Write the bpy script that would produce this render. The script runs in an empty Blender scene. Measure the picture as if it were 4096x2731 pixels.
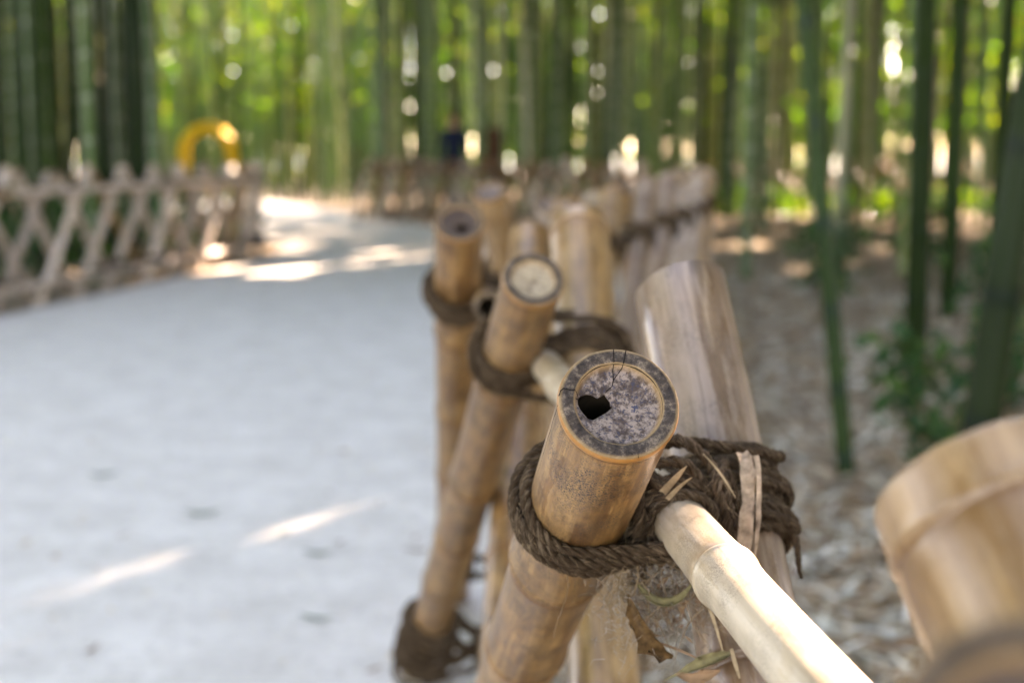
import bpy, bmesh, math, random
import numpy as np
from mathutils import Vector, Matrix, Quaternion

random.seed(7)
rng = np.random.default_rng(7)
S = bpy.context.scene
COL = S.collection
R = math.radians

# ------------------------------------------------------------------ camera
cd = bpy.data.cameras.new("camera")
cam = bpy.data.objects.new("camera", cd)
COL.objects.link(cam)
HERO_UP = 0.06                       # the near fence and the eye stand a little above the level first measured
cam.location = (0, 0, 1.0 + HERO_UP)
cam.rotation_euler = (R(90 - 7.567), 0, 0)
cd.lens = 50
cd.sensor_width = 36
cd.clip_start = 0.02
cd.clip_end = 3000
cd.dof.use_dof = True
cd.dof.focus_distance = 0.845
cd.dof.aperture_fstop = 4.8
S.camera = cam

# ------------------------------------------------------------------ sky, sun, exposure
SUN_AZ, SUN_EL = 33.0, 28.0          # degrees right of straight ahead, above the horizon
SUN = Vector((math.sin(R(SUN_AZ)) * math.cos(R(SUN_EL)), math.cos(R(SUN_AZ)) * math.cos(R(SUN_EL)), math.sin(R(SUN_EL))))
w = bpy.data.worlds.new("World")
S.world = w
w.use_nodes = True
wn = w.node_tree
sky = wn.nodes.new("ShaderNodeTexSky")
sky.sky_type = 'NISHITA'
sky.sun_disc = False
sky.sun_elevation = R(SUN_EL)
sky.sun_rotation = R(SUN_AZ)
sky.air_density = 0.55
sky.dust_density = 0.4
sky.ozone_density = 0.3
wn.nodes["Background"].inputs[1].default_value = 0.15
wn.links.new(sky.outputs[0], wn.nodes["Background"].inputs[0])
sl = bpy.data.lights.new("sun", 'SUN')
sl.energy = 5.0
sl.angle = R(0.5)
sl.color = (1.0, 0.965, 0.91)
sun = bpy.data.objects.new("sun", sl)
COL.objects.link(sun)
sun.rotation_euler = SUN.to_track_quat('Z', 'Y').to_euler()
S.view_settings.view_transform = 'Standard'
S.view_settings.look = 'None'
S.view_settings.gamma = 1.0
S.view_settings.use_curve_mapping = False
S.view_settings.exposure = 4.35
# the photograph's white balance: set for open shade
S.view_settings.use_white_balance = True
S.view_settings.white_balance_temperature = 9200
S.view_settings.white_balance_tint = 25
S.cycles.use_denoising = True
try:
    S.cycles.denoiser = 'OPENIMAGEDENOISE'
except Exception:
    pass
S.cycles.max_bounces = 5
S.cycles.diffuse_bounces = 3
S.cycles.transmission_bounces = 3
S.cycles.sample_clamp_indirect = 6.0

# ------------------------------------------------------------------ helpers
def tag(o, label=None, cat=None, group=None, kind=None):
    if label: o["label"] = label
    if cat: o["category"] = cat
    if group: o["group"] = group
    if kind: o["kind"] = kind
    return o

def empty(name, loc=(0, 0, 0)):
    o = bpy.data.objects.new(name, None)
    o.location = loc
    COL.objects.link(o)
    return o

def obj(name, me, parent=None, mats=(), loc=None, mat3=None):
    o = bpy.data.objects.new(name, me)
    COL.objects.link(o)
    for m in mats:
        if m is not None and not any(x == m for x in me.materials) or len(me.materials) < len(mats):
            me.materials.append(m)
    if loc is not None or mat3 is not None:
        M = (mat3.to_4x4() if mat3 is not None else Matrix.Identity(4))
        M.translation = Vector(loc if loc is not None else (0, 0, 0))
        o.matrix_world = M
    if parent is not None:
        o.parent = parent
        o.matrix_parent_inverse = Matrix.Identity(4)
        if loc is not None or mat3 is not None:
            # parents here are empties or poles placed without scale: express in the parent's space
            o.matrix_local = world_of(parent).inverted() @ M
        WORLD[o.name] = world_of(parent) @ o.matrix_local.copy() if not (loc is not None or mat3 is not None) else M
    else:
        WORLD[o.name] = M if (loc is not None or mat3 is not None) else Matrix.Identity(4)
    return o

WORLD = {}
def world_of(o):
    if o.name in WORLD:
        return WORLD[o.name]
    return Matrix.Translation(o.location)

def mesh(name, verts, faces, smooth=True, mat_idx=None, attrs=None, uvs=None):
    me = bpy.data.meshes.new(name)
    verts = np.asarray(verts, dtype=np.float32)
    me.from_pydata(verts.tolist() if len(verts) < 200000 else verts.tolist(), [], faces)
    if smooth:
        me.polygons.foreach_set("use_smooth", np.ones(len(me.polygons), dtype=bool))
    if mat_idx is not None:
        me.polygons.foreach_set("material_index", np.asarray(mat_idx, dtype=np.int32))
    for k, v in (attrs or {}).items():
        a = me.attributes.new(k, 'FLOAT', 'POINT')
        a.data.foreach_set("value", np.asarray(v, dtype=np.float32))
    if uvs is not None:
        uv = me.uv_layers.new(name="UVMap")
        li = np.zeros(len(me.loops), dtype=np.int32)
        me.loops.foreach_get("vertex_index", li)
        uv.data.foreach_set("uv", np.asarray(uvs, dtype=np.float32)[li].ravel())
    me.update()
    return me

def quad_mesh(name, V):
    """V: (n,4,3) array of separate four-cornered leaves, written fast."""
    n = len(V)
    me = bpy.data.meshes.new(name)
    me.vertices.add(n * 4)
    me.vertices.foreach_set("co", V.astype(np.float32).ravel())
    me.loops.add(n * 4)
    me.loops.foreach_set("vertex_index", np.arange(n * 4, dtype=np.int32))
    me.polygons.add(n)
    me.polygons.foreach_set("loop_start", np.arange(0, n * 4, 4, dtype=np.int32))
    me.polygons.foreach_set("loop_total", np.full(n, 4, dtype=np.int32))
    me.update(calc_edges=True)
    return me

def frame_from(axis, xref=Vector((1, 0, 0))):
    z = Vector(axis).normalized()
    x = (xref - z * xref.dot(z)).normalized()
    y = z.cross(x)
    return Matrix((x, y, z)).transposed()

# ------------------------------------------------------------------ materials
class NT:
    def __init__(s, name):
        s.m = bpy.data.materials.new(name)
        s.m.use_nodes = True
        s.t = s.m.node_tree
        s.b = s.t.nodes["Principled BSDF"]
        s.b.inputs["Specular IOR Level"].default_value = 0.08
    def n(s, t, **k):
        x = s.t.nodes.new("ShaderNode" + t)
        for a, v in k.items():
            setattr(x, a, v)
        return x
    def l(s, a, b): s.t.links.new(a, b)
    def coord(s, out="Object", scale=(1, 1, 1), rnd=True):
        tc = s.n("TexCoord")
        v = tc.outputs[out]
        if rnd:
            oi = s.n("ObjectInfo")
            mu = s.n("Math", operation='MULTIPLY'); mu.inputs[1].default_value = 37.0
            s.l(oi.outputs["Random"], mu.inputs[0])
            ad = s.n("VectorMath", operation='ADD')
            s.l(v, ad.inputs[0]); s.l(mu.outputs[0], ad.inputs[1]); v = ad.outputs[0]
        mp = s.n("VectorMath", operation='MULTIPLY'); mp.inputs[1].default_value = scale
        s.l(v, mp.inputs[0])
        return mp.outputs[0]
    def noise(s, vec, scale, detail=4, rough=0.55, dist=0.0):
        x = s.n("TexNoise")
        x.inputs["Scale"].default_value = scale; x.inputs["Detail"].default_value = detail
        x.inputs["Roughness"].default_value = rough; x.inputs["Distortion"].default_value = dist
        s.l(vec, x.inputs["Vector"])
        return x.outputs["Fac"]
    def ramp(s, f, stops, interp='LINEAR'):
        r = s.n("ValToRGB"); r.color_ramp.interpolation = interp
        e = r.color_ramp.elements
        while len(e) < len(stops): e.new(0.5)
        for i, (p, c) in enumerate(stops):
            e[i].position = p
            e[i].color = (*c, 1) if isinstance(c, (tuple, list)) else (c, c, c, 1)
        s.l(f, r.inputs[0])
        return r.outputs[0]
    def mix(s, f, a, b, mode='MIX'):
        x = s.n("Mix", data_type='RGBA', blend_type=mode)
        for i, v in ((0, f), (6, a), (7, b)):
            if isinstance(v, (int, float)): x.inputs[i].default_value = v
            elif isinstance(v, tuple): x.inputs[i].default_value = (*v, 1)
            else: s.l(v, x.inputs[i])
        return x.outputs[2]
    def math(s, op, a, b):
        x = s.n("Math", operation=op); x.use_clamp = False
        for i, v in ((0, a), (1, b)):
            if isinstance(v, (int, float)): x.inputs[i].default_value = v
            else: s.l(v, x.inputs[i])
        return x.outputs[0]
    def attr(s, name):
        x = s.n("Attribute"); x.attribute_name = name
        return x.outputs["Fac"]
    def bump(s, h, strength, dist=0.001):
        x = s.n("Bump"); x.inputs["Strength"].default_value = strength; x.inputs["Distance"].default_value = dist
        s.l(h, x.inputs["Height"]); s.l(x.outputs[0], s.b.inputs["Normal"])
    def col(s, c):
        if isinstance(c, tuple): s.b.inputs["Base Color"].default_value = (*c, 1)
        else: s.l(c, s.b.inputs["Base Color"])
    def rough(s, r):
        if isinstance(r, (int, float)): s.b.inputs["Roughness"].default_value = r
        else: s.l(r, s.b.inputs["Roughness"])

def dry_bamboo(name, light, dark, weather, wamt, speck, rough=0.42, seedscale=1.0, stain=0.6, spec=0.42):
    """dead bamboo skin: fibres along the cane, weathered patches, mildew specks, node bands"""
    k = NT(name)
    st = k.coord(scale=(1, 1, 0.05))
    iso = k.coord()
    f = k.noise(st, 190 * seedscale, 5, 0.6)
    base = k.ramp(f, [(0.36, dark), (0.62, light)])
    wide = k.noise(k.coord(scale=(1, 1, 0.06)), 85, 3, 0.6, 0.2)
    base = k.mix(k.math('MULTIPLY', k.ramp(wide, [(0.42, 1.0), (0.56, 0.0)]), 0.38), base, (dark[0] * 0.8, dark[1] * 0.75, dark[2] * 0.72))
    big = k.noise(k.coord(scale=(1, 1, 0.22)), 22, 5, 0.6, 0.6)
    base = k.mix(k.math('MULTIPLY', k.ramp(big, [(0.40, 0.0), (0.62, 1.0)]), wamt), base, weather)
    # golden-brown stains with ragged edges where the outer skin is left
    st2 = k.noise(k.coord(scale=(1, 1, 0.14)), 48, 6, 0.72)
    base = k.mix(k.math('MULTIPLY', k.ramp(st2, [(0.545, 0.0), (0.575, 1.0)]), stain), base, (dark[0] * 0.8, dark[1] * 0.68, dark[2] * 0.45))
    # mildew specks, clustered
    sp = k.noise(iso, 900, 3, 0.6)
    msk = k.ramp(k.noise(iso, 26, 4, 0.6, 0.5), [(0.40, 0.0), (0.60, 1.0)])
    spk = k.math('MULTIPLY', k.ramp(sp, [(0.48, 0.0), (0.56, 1.0)]), k.math('MULTIPLY', msk, speck))
    base = k.mix(spk, base, (0.035, 0.026, 0.022))
    smu = k.noise(k.coord(scale=(1, 1, 0.5)), 38, 6, 0.75, 0.3)
    base = k.mix(k.math('MULTIPLY', k.ramp(smu, [(0.47, 0.0), (0.66, 1.0)]), 0.75 * speck), base, (dark[0] * 0.35, dark[1] * 0.33, dark[2] * 0.38))
    # fine scratches
    scr = k.noise(k.coord(scale=(1, 1, 0.02)), 420, 2, 0.5)
    base = k.mix(k.math('MULTIPLY', k.ramp(scr, [(0.66, 0.0), (0.7, 1.0)]), 0.35), base, (dark[0] * 0.5, dark[1] * 0.45, dark[2] * 0.4))
    # node band (attribute: 1 at the ridge line, fading below)
    base = k.mix(k.math('MULTIPLY', k.attr("ring"), 0.85), base, (dark[0] * 0.62, dark[1] * 0.5, dark[2] * 0.36))
    base = k.mix(k.math('MULTIPLY', k.attr("lip"), 0.8), base, (light[0] * 1.0, light[1] * 0.78, light[2] * 0.48))
    oi = k.n("ObjectInfo")
    hs = k.n("HueSaturation")
    k.l(k.ramp(oi.outputs["Random"], [(0, 0.82), (1, 1.12)]), hs.inputs["Value"])
    k.l(base, hs.inputs["Color"])
    k.col(hs.outputs[0])
    k.rough(k.ramp(big, [(0.3, rough - 0.1), (0.7, rough + 0.08)]))
    k.b.inputs["Specular IOR Level"].default_value = spec
    k.bump(f, 0.35, 0.0006)
    return k.m

M_BROWN = dry_bamboo("brown_dry_bamboo", (0.36, 0.19, 0.066), (0.165, 0.072, 0.021), (0.29, 0.17, 0.075), 0.6, 1.0, 0.42)
M_TAN = dry_bamboo("tan_dry_bamboo", (0.37, 0.215, 0.088), (0.20, 0.105, 0.038), (0.32, 0.21, 0.12), 0.6, 0.6, 0.34)
M_LAV = dry_bamboo("greyed_bamboo", (0.31, 0.21, 0.135), (0.135, 0.078, 0.044), (0.27, 0.198, 0.155), 0.7, 0.4, 0.34)
M_PALE = dry_bamboo("pale_rail_bamboo", (0.52, 0.41, 0.275), (0.38, 0.285, 0.175), (0.48, 0.395, 0.30), 0.6, 0.45, 0.36, stain=0.3)
M_PALE2 = dry_bamboo("silvered_fence_bamboo", (0.60, 0.47, 0.36), (0.42, 0.31, 0.23), (0.56, 0.46, 0.40), 0.8, 0.3, 0.45)
M_NEAR = dry_bamboo("near_tan_bamboo", (0.32, 0.19, 0.085), (0.19, 0.10, 0.04), (0.30, 0.20, 0.13), 0.8, 0.3, 0.36)
M_GREY = dry_bamboo("weathered_fence_bamboo", (0.38, 0.29, 0.21), (0.22, 0.155, 0.11), (0.34, 0.28, 0.25), 0.8, 0.4, 0.5)

def rim_mat():
    k = NT("cut_bamboo_rim")
    c = k.coord()
    v = k.n("TexVoronoi"); v.inputs["Scale"].default_value = 750; k.l(c, v.inputs["Vector"])
    base = k.ramp(k.noise(c, 150, 6, 0.75), [(0.34, (0.018, 0.014, 0.013)), (0.5, (0.062, 0.046, 0.037)), (0.68, (0.21, 0.155, 0.115))])
    base = k.mix(k.math('MULTIPLY', k.ramp(v.outputs["Distance"], [(0.25, 1.0), (0.5, 0.0)]), 0.55), base, (0.035, 0.03, 0.03))
    base = k.mix(k.math('MULTIPLY', k.attr("lip"), 0.85), base, (0.40, 0.25, 0.12))
    k.col(base); k.rough(0.7)
    k.bump(v.outputs["Distance"], 0.4, 0.0004)
    return k.m
M_RIM = rim_mat()

def septum_mat(name, pale, mid, spots):
    k = NT(name)
    c = k.coord()
    base = k.ramp(k.noise(c, 240, 6, 0.72), [(0.40, mid), (0.56, pale)])
    base = k.mix(k.ramp(k.noise(c, 80, 4, 0.6, 0.4), [(0.38, 0.85), (0.5, 0.0)]), base, (mid[0] * 0.75, mid[1] * 0.7, mid[2] * 0.72))
    sp = k.ramp(k.noise(c, 520, 4, 0.65, 0.3), [(0.55, 0.0), (0.60, 1.0)])
    base = k.mix(k.math('MULTIPLY', sp, 0.85), base, (0.045, 0.045, 0.065))
    big = k.ramp(k.noise(c, 120, 3, 0.55), [(0.665, 0.0), (0.685, 1.0)])
    base = k.mix(k.math('MULTIPLY', big, spots), base, (0.04, 0.045, 0.075))
    base = k.mix(k.math('MULTIPLY', k.attr("edge"), 0.9), base, (0.36, 0.215, 0.10))
    k.col(base); k.rough(0.75)
    k.bump(k.noise(c, 600, 3), 0.35, 0.0005)
    return k.m
M_SEPT = septum_mat("bamboo_septum_mottled", (0.26, 0.195, 0.165), (0.06, 0.042, 0.036), 0.95)
M_SEPT_PALE = septum_mat("bamboo_septum_pale", (0.42, 0.33, 0.23), (0.26, 0.19, 0.12), 0.0)
M_SEPT_DARK = septum_mat("bamboo_septum_dark", (0.11, 0.075, 0.055), (0.05, 0.032, 0.024), 0.3)

def plain(name, c, rough=0.8, var=0.3, scale=60):
    k = NT(name)
    f = k.noise(k.coord(), scale, 4)
    k.col(k.ramp(f, [(0.3, tuple(x * (1 - var) for x in c)), (0.7, tuple(min(1, x * (1 + var)) for x in c))]))
    k.rough(rough)
    return k.m
M_INNER = plain("bamboo_hollow_inside", (0.05, 0.035, 0.022), 0.9)
M_CRACK = plain("crack_shadow_gap", (0.012, 0.009, 0.008), 1.0)

def rope_mat():
    k = NT("jute_rope")
    tc = k.n("TexCoord")
    mp = k.n("VectorMath", operation='MULTIPLY'); mp.inputs[1].default_value = (45, 5, 1)
    sx = k.n("SeparateXYZ"); k.l(tc.outputs["UV"], sx.inputs[0])
    sk = k.math('ADD', sx.outputs[1], k.math('MULTIPLY', sx.outputs[0], 20.0))
    cx = k.n("CombineXYZ"); k.l(sx.outputs[0], cx.inputs[0]); k.l(sk, cx.inputs[1])
    k.l(cx.outputs[0], mp.inputs[0])
    f = k.noise(mp.outputs[0], 2.6, 4, 0.7)
    iso = k.noise(k.coord(), 45, 4, 0.6)
    base = k.ramp(f, [(0.30, (0.010, 0.006, 0.003)), (0.48, (0.052, 0.031, 0.017)), (0.72, (0.25, 0.175, 0.115))])
    base = k.mix(k.math('MULTIPLY', k.ramp(iso, [(0.40, 0.0), (0.66, 1.0)]), 0.6), base, (0.024, 0.013, 0.007), 'MIX')
    k.col(base); k.rough(0.85)
    k.bump(f, 1.0, 0.0008)
    return k.m
M_ROPE = rope_mat()
M_FIBRE = plain("jute_fibre", (0.22, 0.15, 0.09), 0.8)

def leafy(name, stops, trans=0.35, rough=0.45, spec=0.08):
    """leaf with light coming through, tone picked per leaf"""
    k = NT(name)
    g = k.n("NewGeometry")
    c = k.ramp(g.outputs["Random Per Island"], stops)
    k.col(c); k.rough(rough); k.b.inputs["Specular IOR Level"].default_value = spec
    tr = k.n("BsdfTranslucent")
    br = k.mix(1.0, c, (1.35, 1.4, 0.4), 'MULTIPLY')
    k.l(br, tr.inputs[0])
    mx = k.n("MixShader"); mx.inputs[0].default_value = trans
    k.l(k.b.outputs[0], mx.inputs[1]); k.l(tr.outputs[0], mx.inputs[2])
    k.l(mx.outputs[0], k.t.nodes["Material Output"].inputs[0])
    return k.m
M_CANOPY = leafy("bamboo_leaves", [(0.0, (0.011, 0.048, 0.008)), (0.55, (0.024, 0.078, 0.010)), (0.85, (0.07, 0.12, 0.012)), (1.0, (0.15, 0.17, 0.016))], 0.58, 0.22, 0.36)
M_EDGE = leafy("backlit_bamboo_leaves", [(0.0, (0.030, 0.095, 0.010)), (0.5, (0.065, 0.150, 0.012)), (0.8, (0.14, 0.21, 0.016)), (1.0, (0.24, 0.26, 0.02))], 0.68, 0.25, 0.3)  # brighter copy of the leaf colour, backlight put into the tone
M_SHRUB = leafy("shrub_leaves", [(0.0, (0.02, 0.06, 0.03)), (0.7, (0.04, 0.095, 0.035)), (1.0, (0.06, 0.12, 0.022))], 0.3, 0.4)
M_LITTER = leafy("dry_leaf_litter", [(0.0, (0.20, 0.095, 0.045)), (0.3, (0.40, 0.26, 0.15)), (0.55, (0.60, 0.47, 0.34)), (0.78, (0.50, 0.46, 0.37)), (1.0, (0.85, 0.77, 0.66))], 0.1, 0.6)
M_LEAF_GREEN = plain("fallen_green_leaf", (0.13, 0.17, 0.12), 0.55)
M_LEAF_BROWN = plain("fallen_brown_leaf", (0.24, 0.14, 0.08), 0.6)
M_LEAF_DARK = plain("curled_dark_leaf", (0.085, 0.045, 0.018), 0.5, 0.6, 200)
M_STRAW = plain("dry_straw", (0.30, 0.215, 0.13), 0.6, 0.35, 150)
M_OLIVE = plain("dry_olive_leaf", (0.17, 0.14, 0.07), 0.5, 0.4, 150)
M_HUSK = plain("pale_sheath", (0.36, 0.25, 0.17), 0.6, 0.6, 110)
M_FLUFF = plain("grey_web_fluff", (0.30, 0.25, 0.21), 0.95, 0.4, 300)

def culm_mat(name, a, b, ringc, spec=0.3):
    k = NT(name)
    f = k.noise(k.coord(scale=(1, 1, 0.12)), 9, 4, 0.6)
    base = k.ramp(f, [(0.3, a), (0.7, b)])
    base = k.mix(k.math('MULTIPLY', k.attr("ring"), 0.7), base, ringc)
    oi = k.n("ObjectInfo")
    hs = k.n("HueSaturation")
    k.l(k.ramp(oi.outputs["Random"], [(0, 0.62), (0.6, 1.0), (1, 1.6)]), hs.inputs["Value"])
    mu = k.math('MULTIPLY', oi.outputs["Random"], 7.31)
    fr = k.math('FRACT', mu, 0.0)
    k.l(k.ramp(fr, [(0, 0.475), (1, 0.515)]), hs.inputs["Hue"])
    k.l(base, hs.inputs["Color"])
    k.col(hs.outputs[0]); k.rough(0.42); k.b.inputs["Specular IOR Level"].default_value = spec
    return k.m
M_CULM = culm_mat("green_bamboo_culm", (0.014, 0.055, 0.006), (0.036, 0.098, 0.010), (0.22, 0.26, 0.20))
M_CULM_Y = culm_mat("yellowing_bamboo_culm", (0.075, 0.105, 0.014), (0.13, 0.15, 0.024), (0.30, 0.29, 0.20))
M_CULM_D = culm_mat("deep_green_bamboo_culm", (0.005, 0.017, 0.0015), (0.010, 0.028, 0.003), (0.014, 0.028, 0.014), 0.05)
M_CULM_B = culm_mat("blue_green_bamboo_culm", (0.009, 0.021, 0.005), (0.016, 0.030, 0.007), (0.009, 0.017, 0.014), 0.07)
M_CULM_P = culm_mat("pale_dead_bamboo_culm", (0.20, 0.19, 0.12), (0.30, 0.28, 0.19), (0.32, 0.30, 0.22))

def path_mat():
    k = NT("pale_sand_path")
    c = k.coord(rnd=False)
    base = k.ramp(k.noise(c, 4.5, 6, 0.7), [(0.34, (0.58, 0.53, 0.465)), (0.66, (0.73, 0.675, 0.60))])
    g = k.noise(c, 30, 6, 0.75)
    base = k.mix(k.math('MULTIPLY', k.ramp(g, [(0.32, 1.0), (0.46, 0.0)]), 0.5), base, (0.28, 0.24, 0.20))
    g2 = k.noise(c, 11, 5, 0.7, 0.5)
    base = k.mix(k.math('MULTIPLY', k.ramp(g2, [(0.34, 1.0), (0.46, 0.0)]), 0.35), base, (0.42, 0.375, 0.32))
    k.col(base); k.rough(0.9)
    k.bump(k.noise(c, 160, 5, 0.7), 0.5, 0.004)
    return k.m
M_PATH = path_mat()
def ground_mat():
    k = NT("grove_soil_with_litter")
    c = k.coord(rnd=False)
    base = k.ramp(k.noise(c, 14, 6, 0.7, 0.4), [(0.32, (0.12, 0.075, 0.045)), (0.5, (0.30, 0.22, 0.15)), (0.68, (0.46, 0.38, 0.29))])
    k.col(base); k.rough(0.95)
    k.bump(k.noise(c, 40, 5, 0.7), 0.6, 0.02)
    return k.m
M_GROUND = ground_mat()

# ------------------------------------------------------------------ the setting
def flat(name, pts, z, m, label=None):
    me = mesh(name, [(x, y, z) for x, y in pts], [list(range(len(pts)))], smooth=False)
    o = obj(name, me, None, [m])
    tag(o, label, None, None, "structure")
    return o

flat("ground", [(-600, -300), (600, -300), (600, 900), (-600, 900)], 0.0, M_GROUND)
PATH_L = [(-4.3, -6), (-4.0, 0), (-3.75, 3), (-3.45, 6.2), (-3.12, 8.8), (-2.75, 11), (-2.3, 13.6), (-2.5, 15.6), (-3.6, 18.2), (-5.4, 21.5), (-7.6, 25.5), (-9.5, 30)]
PATH_R = [(0.46, -6), (0.25, -1.5), (0.10, 0.39), (0.05, 0.96), (-0.01, 1.62), (-0.09, 2.45), (0.0, 3.25), (0.2, 4.0), (0.4, 4.85), (0.6, 5.7), (0.77, 6.6), (0.93, 7.5), (1.05, 8.5), (1.16, 9.5), (1.25, 10.5), (1.5, 12.5), (1.8, 15),
          (1.25, 16.9), (-0.4, 19.1), (-1.95, 21.1), (-2.6, 23.5), (-3.9, 27), (-5.5, 31)]
K = 1.0 + HERO_UP                    # everything standing on the ground, seen from the raised eye
PATH_L = [(x * K, y * K) for x, y in PATH_L]
PATH_R = [(x, y) if y < 11 else (x * K, y * K) for x, y in PATH_R]
path_poly = PATH_L + PATH_R[::-1]
pb = bmesh.new()
pv = [pb.verts.new((x, y, 0.004)) for x, y in path_poly]
pf = pb.faces.new(pv)
bmesh.ops.triangulate(pb, faces=[pf])
pme = bpy.data.meshes.new("path"); pb.to_mesh(pme); pb.free()
tag(obj("path", pme, None, [M_PATH]), "pale sandy footpath curving left between bamboo fences", None, None, "structure")

def river_mat():
    k = NT("river_water")
    k.col((0.06, 0.12, 0.15)); k.rough(0.12); k.b.inputs["Specular IOR Level"].default_value = 0.5
    k.bump(k.noise(k.coord(rnd=False), 0.8, 3), 0.25, 0.3)
    return k.m
flat("river", [(-500, 82), (500, 82), (500, 420), (-500, 420)], 0.01, river_mat())

def in_poly(x, y, poly):
    x = np.asarray(x); y = np.asarray(y)
    ins = np.zeros(x.shape, bool)
    j = len(poly) - 1
    for i in range(len(poly)):
        xi, yi = poly[i]; xj, yj = poly[j]
        c = ((yi > y) != (yj > y)) & (x < (xj - xi) * (y - yi) / (yj - yi + 1e-12) + xi)
        ins ^= c
        j = i
    return ins

# sunlit gaps in the canopy: (x, y, z, half width across the sun, half length along the sun)
az = np.array([math.sin(R(SUN_AZ)), math.cos(R(SUN_AZ))])
ac = np.array([az[1], -az[0]])
GAPS = [(0.15, 0.68, 0.82, 0.15, 0.20, 1.0), (-1.0, 3.35, 0, 0.12, 0.95, 0.885), (-1.3, 13.9, 0, 0.16, 0.8, 0.84), (-0.4, 15.6, 0, 0.1, 0.5, 0.82),
        (-3.2, 28.6, 0, 0.9, 0.7, 0.93), (-5.2, 29.8, 0, 0.9, 0.7, 0.93), (4.2, 24.4, 0, 1.8, 0.7, 1.0), (6.7, 24.2, 0, 1.6, 0.7, 1.0), (2.2, 24.4, 0, 1.0, 0.6, 1.0),
        (4.5, 29.0, 0.5, 1.6, 1.0, 1.0), (7.5, 29.0, 0.5, 1.5, 1.0, 1.0), (-4.2, 20.0, 1.2, 0.35, 0.4, 1.0)]
BIGGAPS = list(GAPS)
for i in range(9):                   # flecks of sun along the left fence
    t_ = random.random()
    GAPS.append((-3.5 + 1.0 * t_, 9.2 + 5.0 * t_, random.choice((0.18, 0.45, 0.6, 0.78)), 0.03, random.uniform(0.02, 0.08), 0.95))
for i in range(430):
    y = random.uniform(8, 62)
    x = random.uniform(-0.38 * y - 1, 0.38 * y + 1)
    gz_ = random.uniform(0, 3.5)
    qx_, qy_ = x - az[0] * gz_ / math.tan(R(SUN_EL)), y - az[1] * gz_ / math.tan(R(SUN_EL))
    if qy_ < 12.5 and -4.5 < qx_ < 6: continue
    GAPS.append((x, y, gz_, random.uniform(0.05, 0.16), random.uniform(0.08, 0.4), 1.0))

def keep_out_of_gaps(P):
    """True for leaf centres that do not stand between a gap's lit spot and the sun"""
    keep = np.ones(len(P), bool)
    s = np.array(SUN)
    for gx, gy, gz, a, b, pr in GAPS:
        t = (P[:, 2] - gz) / s[2]
        qx = P[:, 0] - s[0] * t - gx
        qy = P[:, 1] - s[1] * t - gy
        u = qx * ac[0] + qy * ac[1]
        v = qx * az[0] + qy * az[1]
        keep &= ~(((u / (a + 0.12)) ** 2 + (v / (b + 0.25)) ** 2 < 1) & (t > 0) & (rng.uniform(0, 1, len(P)) < pr))
    return keep

def culm_shades_gap(x, y, h, gaps, r=0.05):
    for gx, gy, gz, a, b, _ in gaps:
        qx, qy = x - gx, y - gy
        u = qx * ac[0] + qy * ac[1]; v = qx * az[0] + qy * az[1]
        if abs(u) < a + r and -b < v < (h - gz) / math.tan(R(SUN_EL)):
            return True
    return False

# ------------------------------------------------------------------ bamboo cane meshes
def lathe(zs, rs, segs, bend=None, flip=False):
    V = []; F = []
    ang = np.linspace(0, 2 * math.pi, segs, endpoint=False)
    for i, (z, r) in enumerate(zip(zs, rs)):
        bx, by = bend(z) if bend else (0, 0)
        for a in ang:
            V.append((r * math.cos(a) + bx, r * math.sin(a) + by, z))
    n = len(zs)
    for i in range(n - 1):
        for j in range(segs):
            a = i * segs + j; b = i * segs + (j + 1) % segs
            f = (a, b, b + segs, a + segs)
            F.append(f if not flip else f[::-1])
    return V, F

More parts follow.
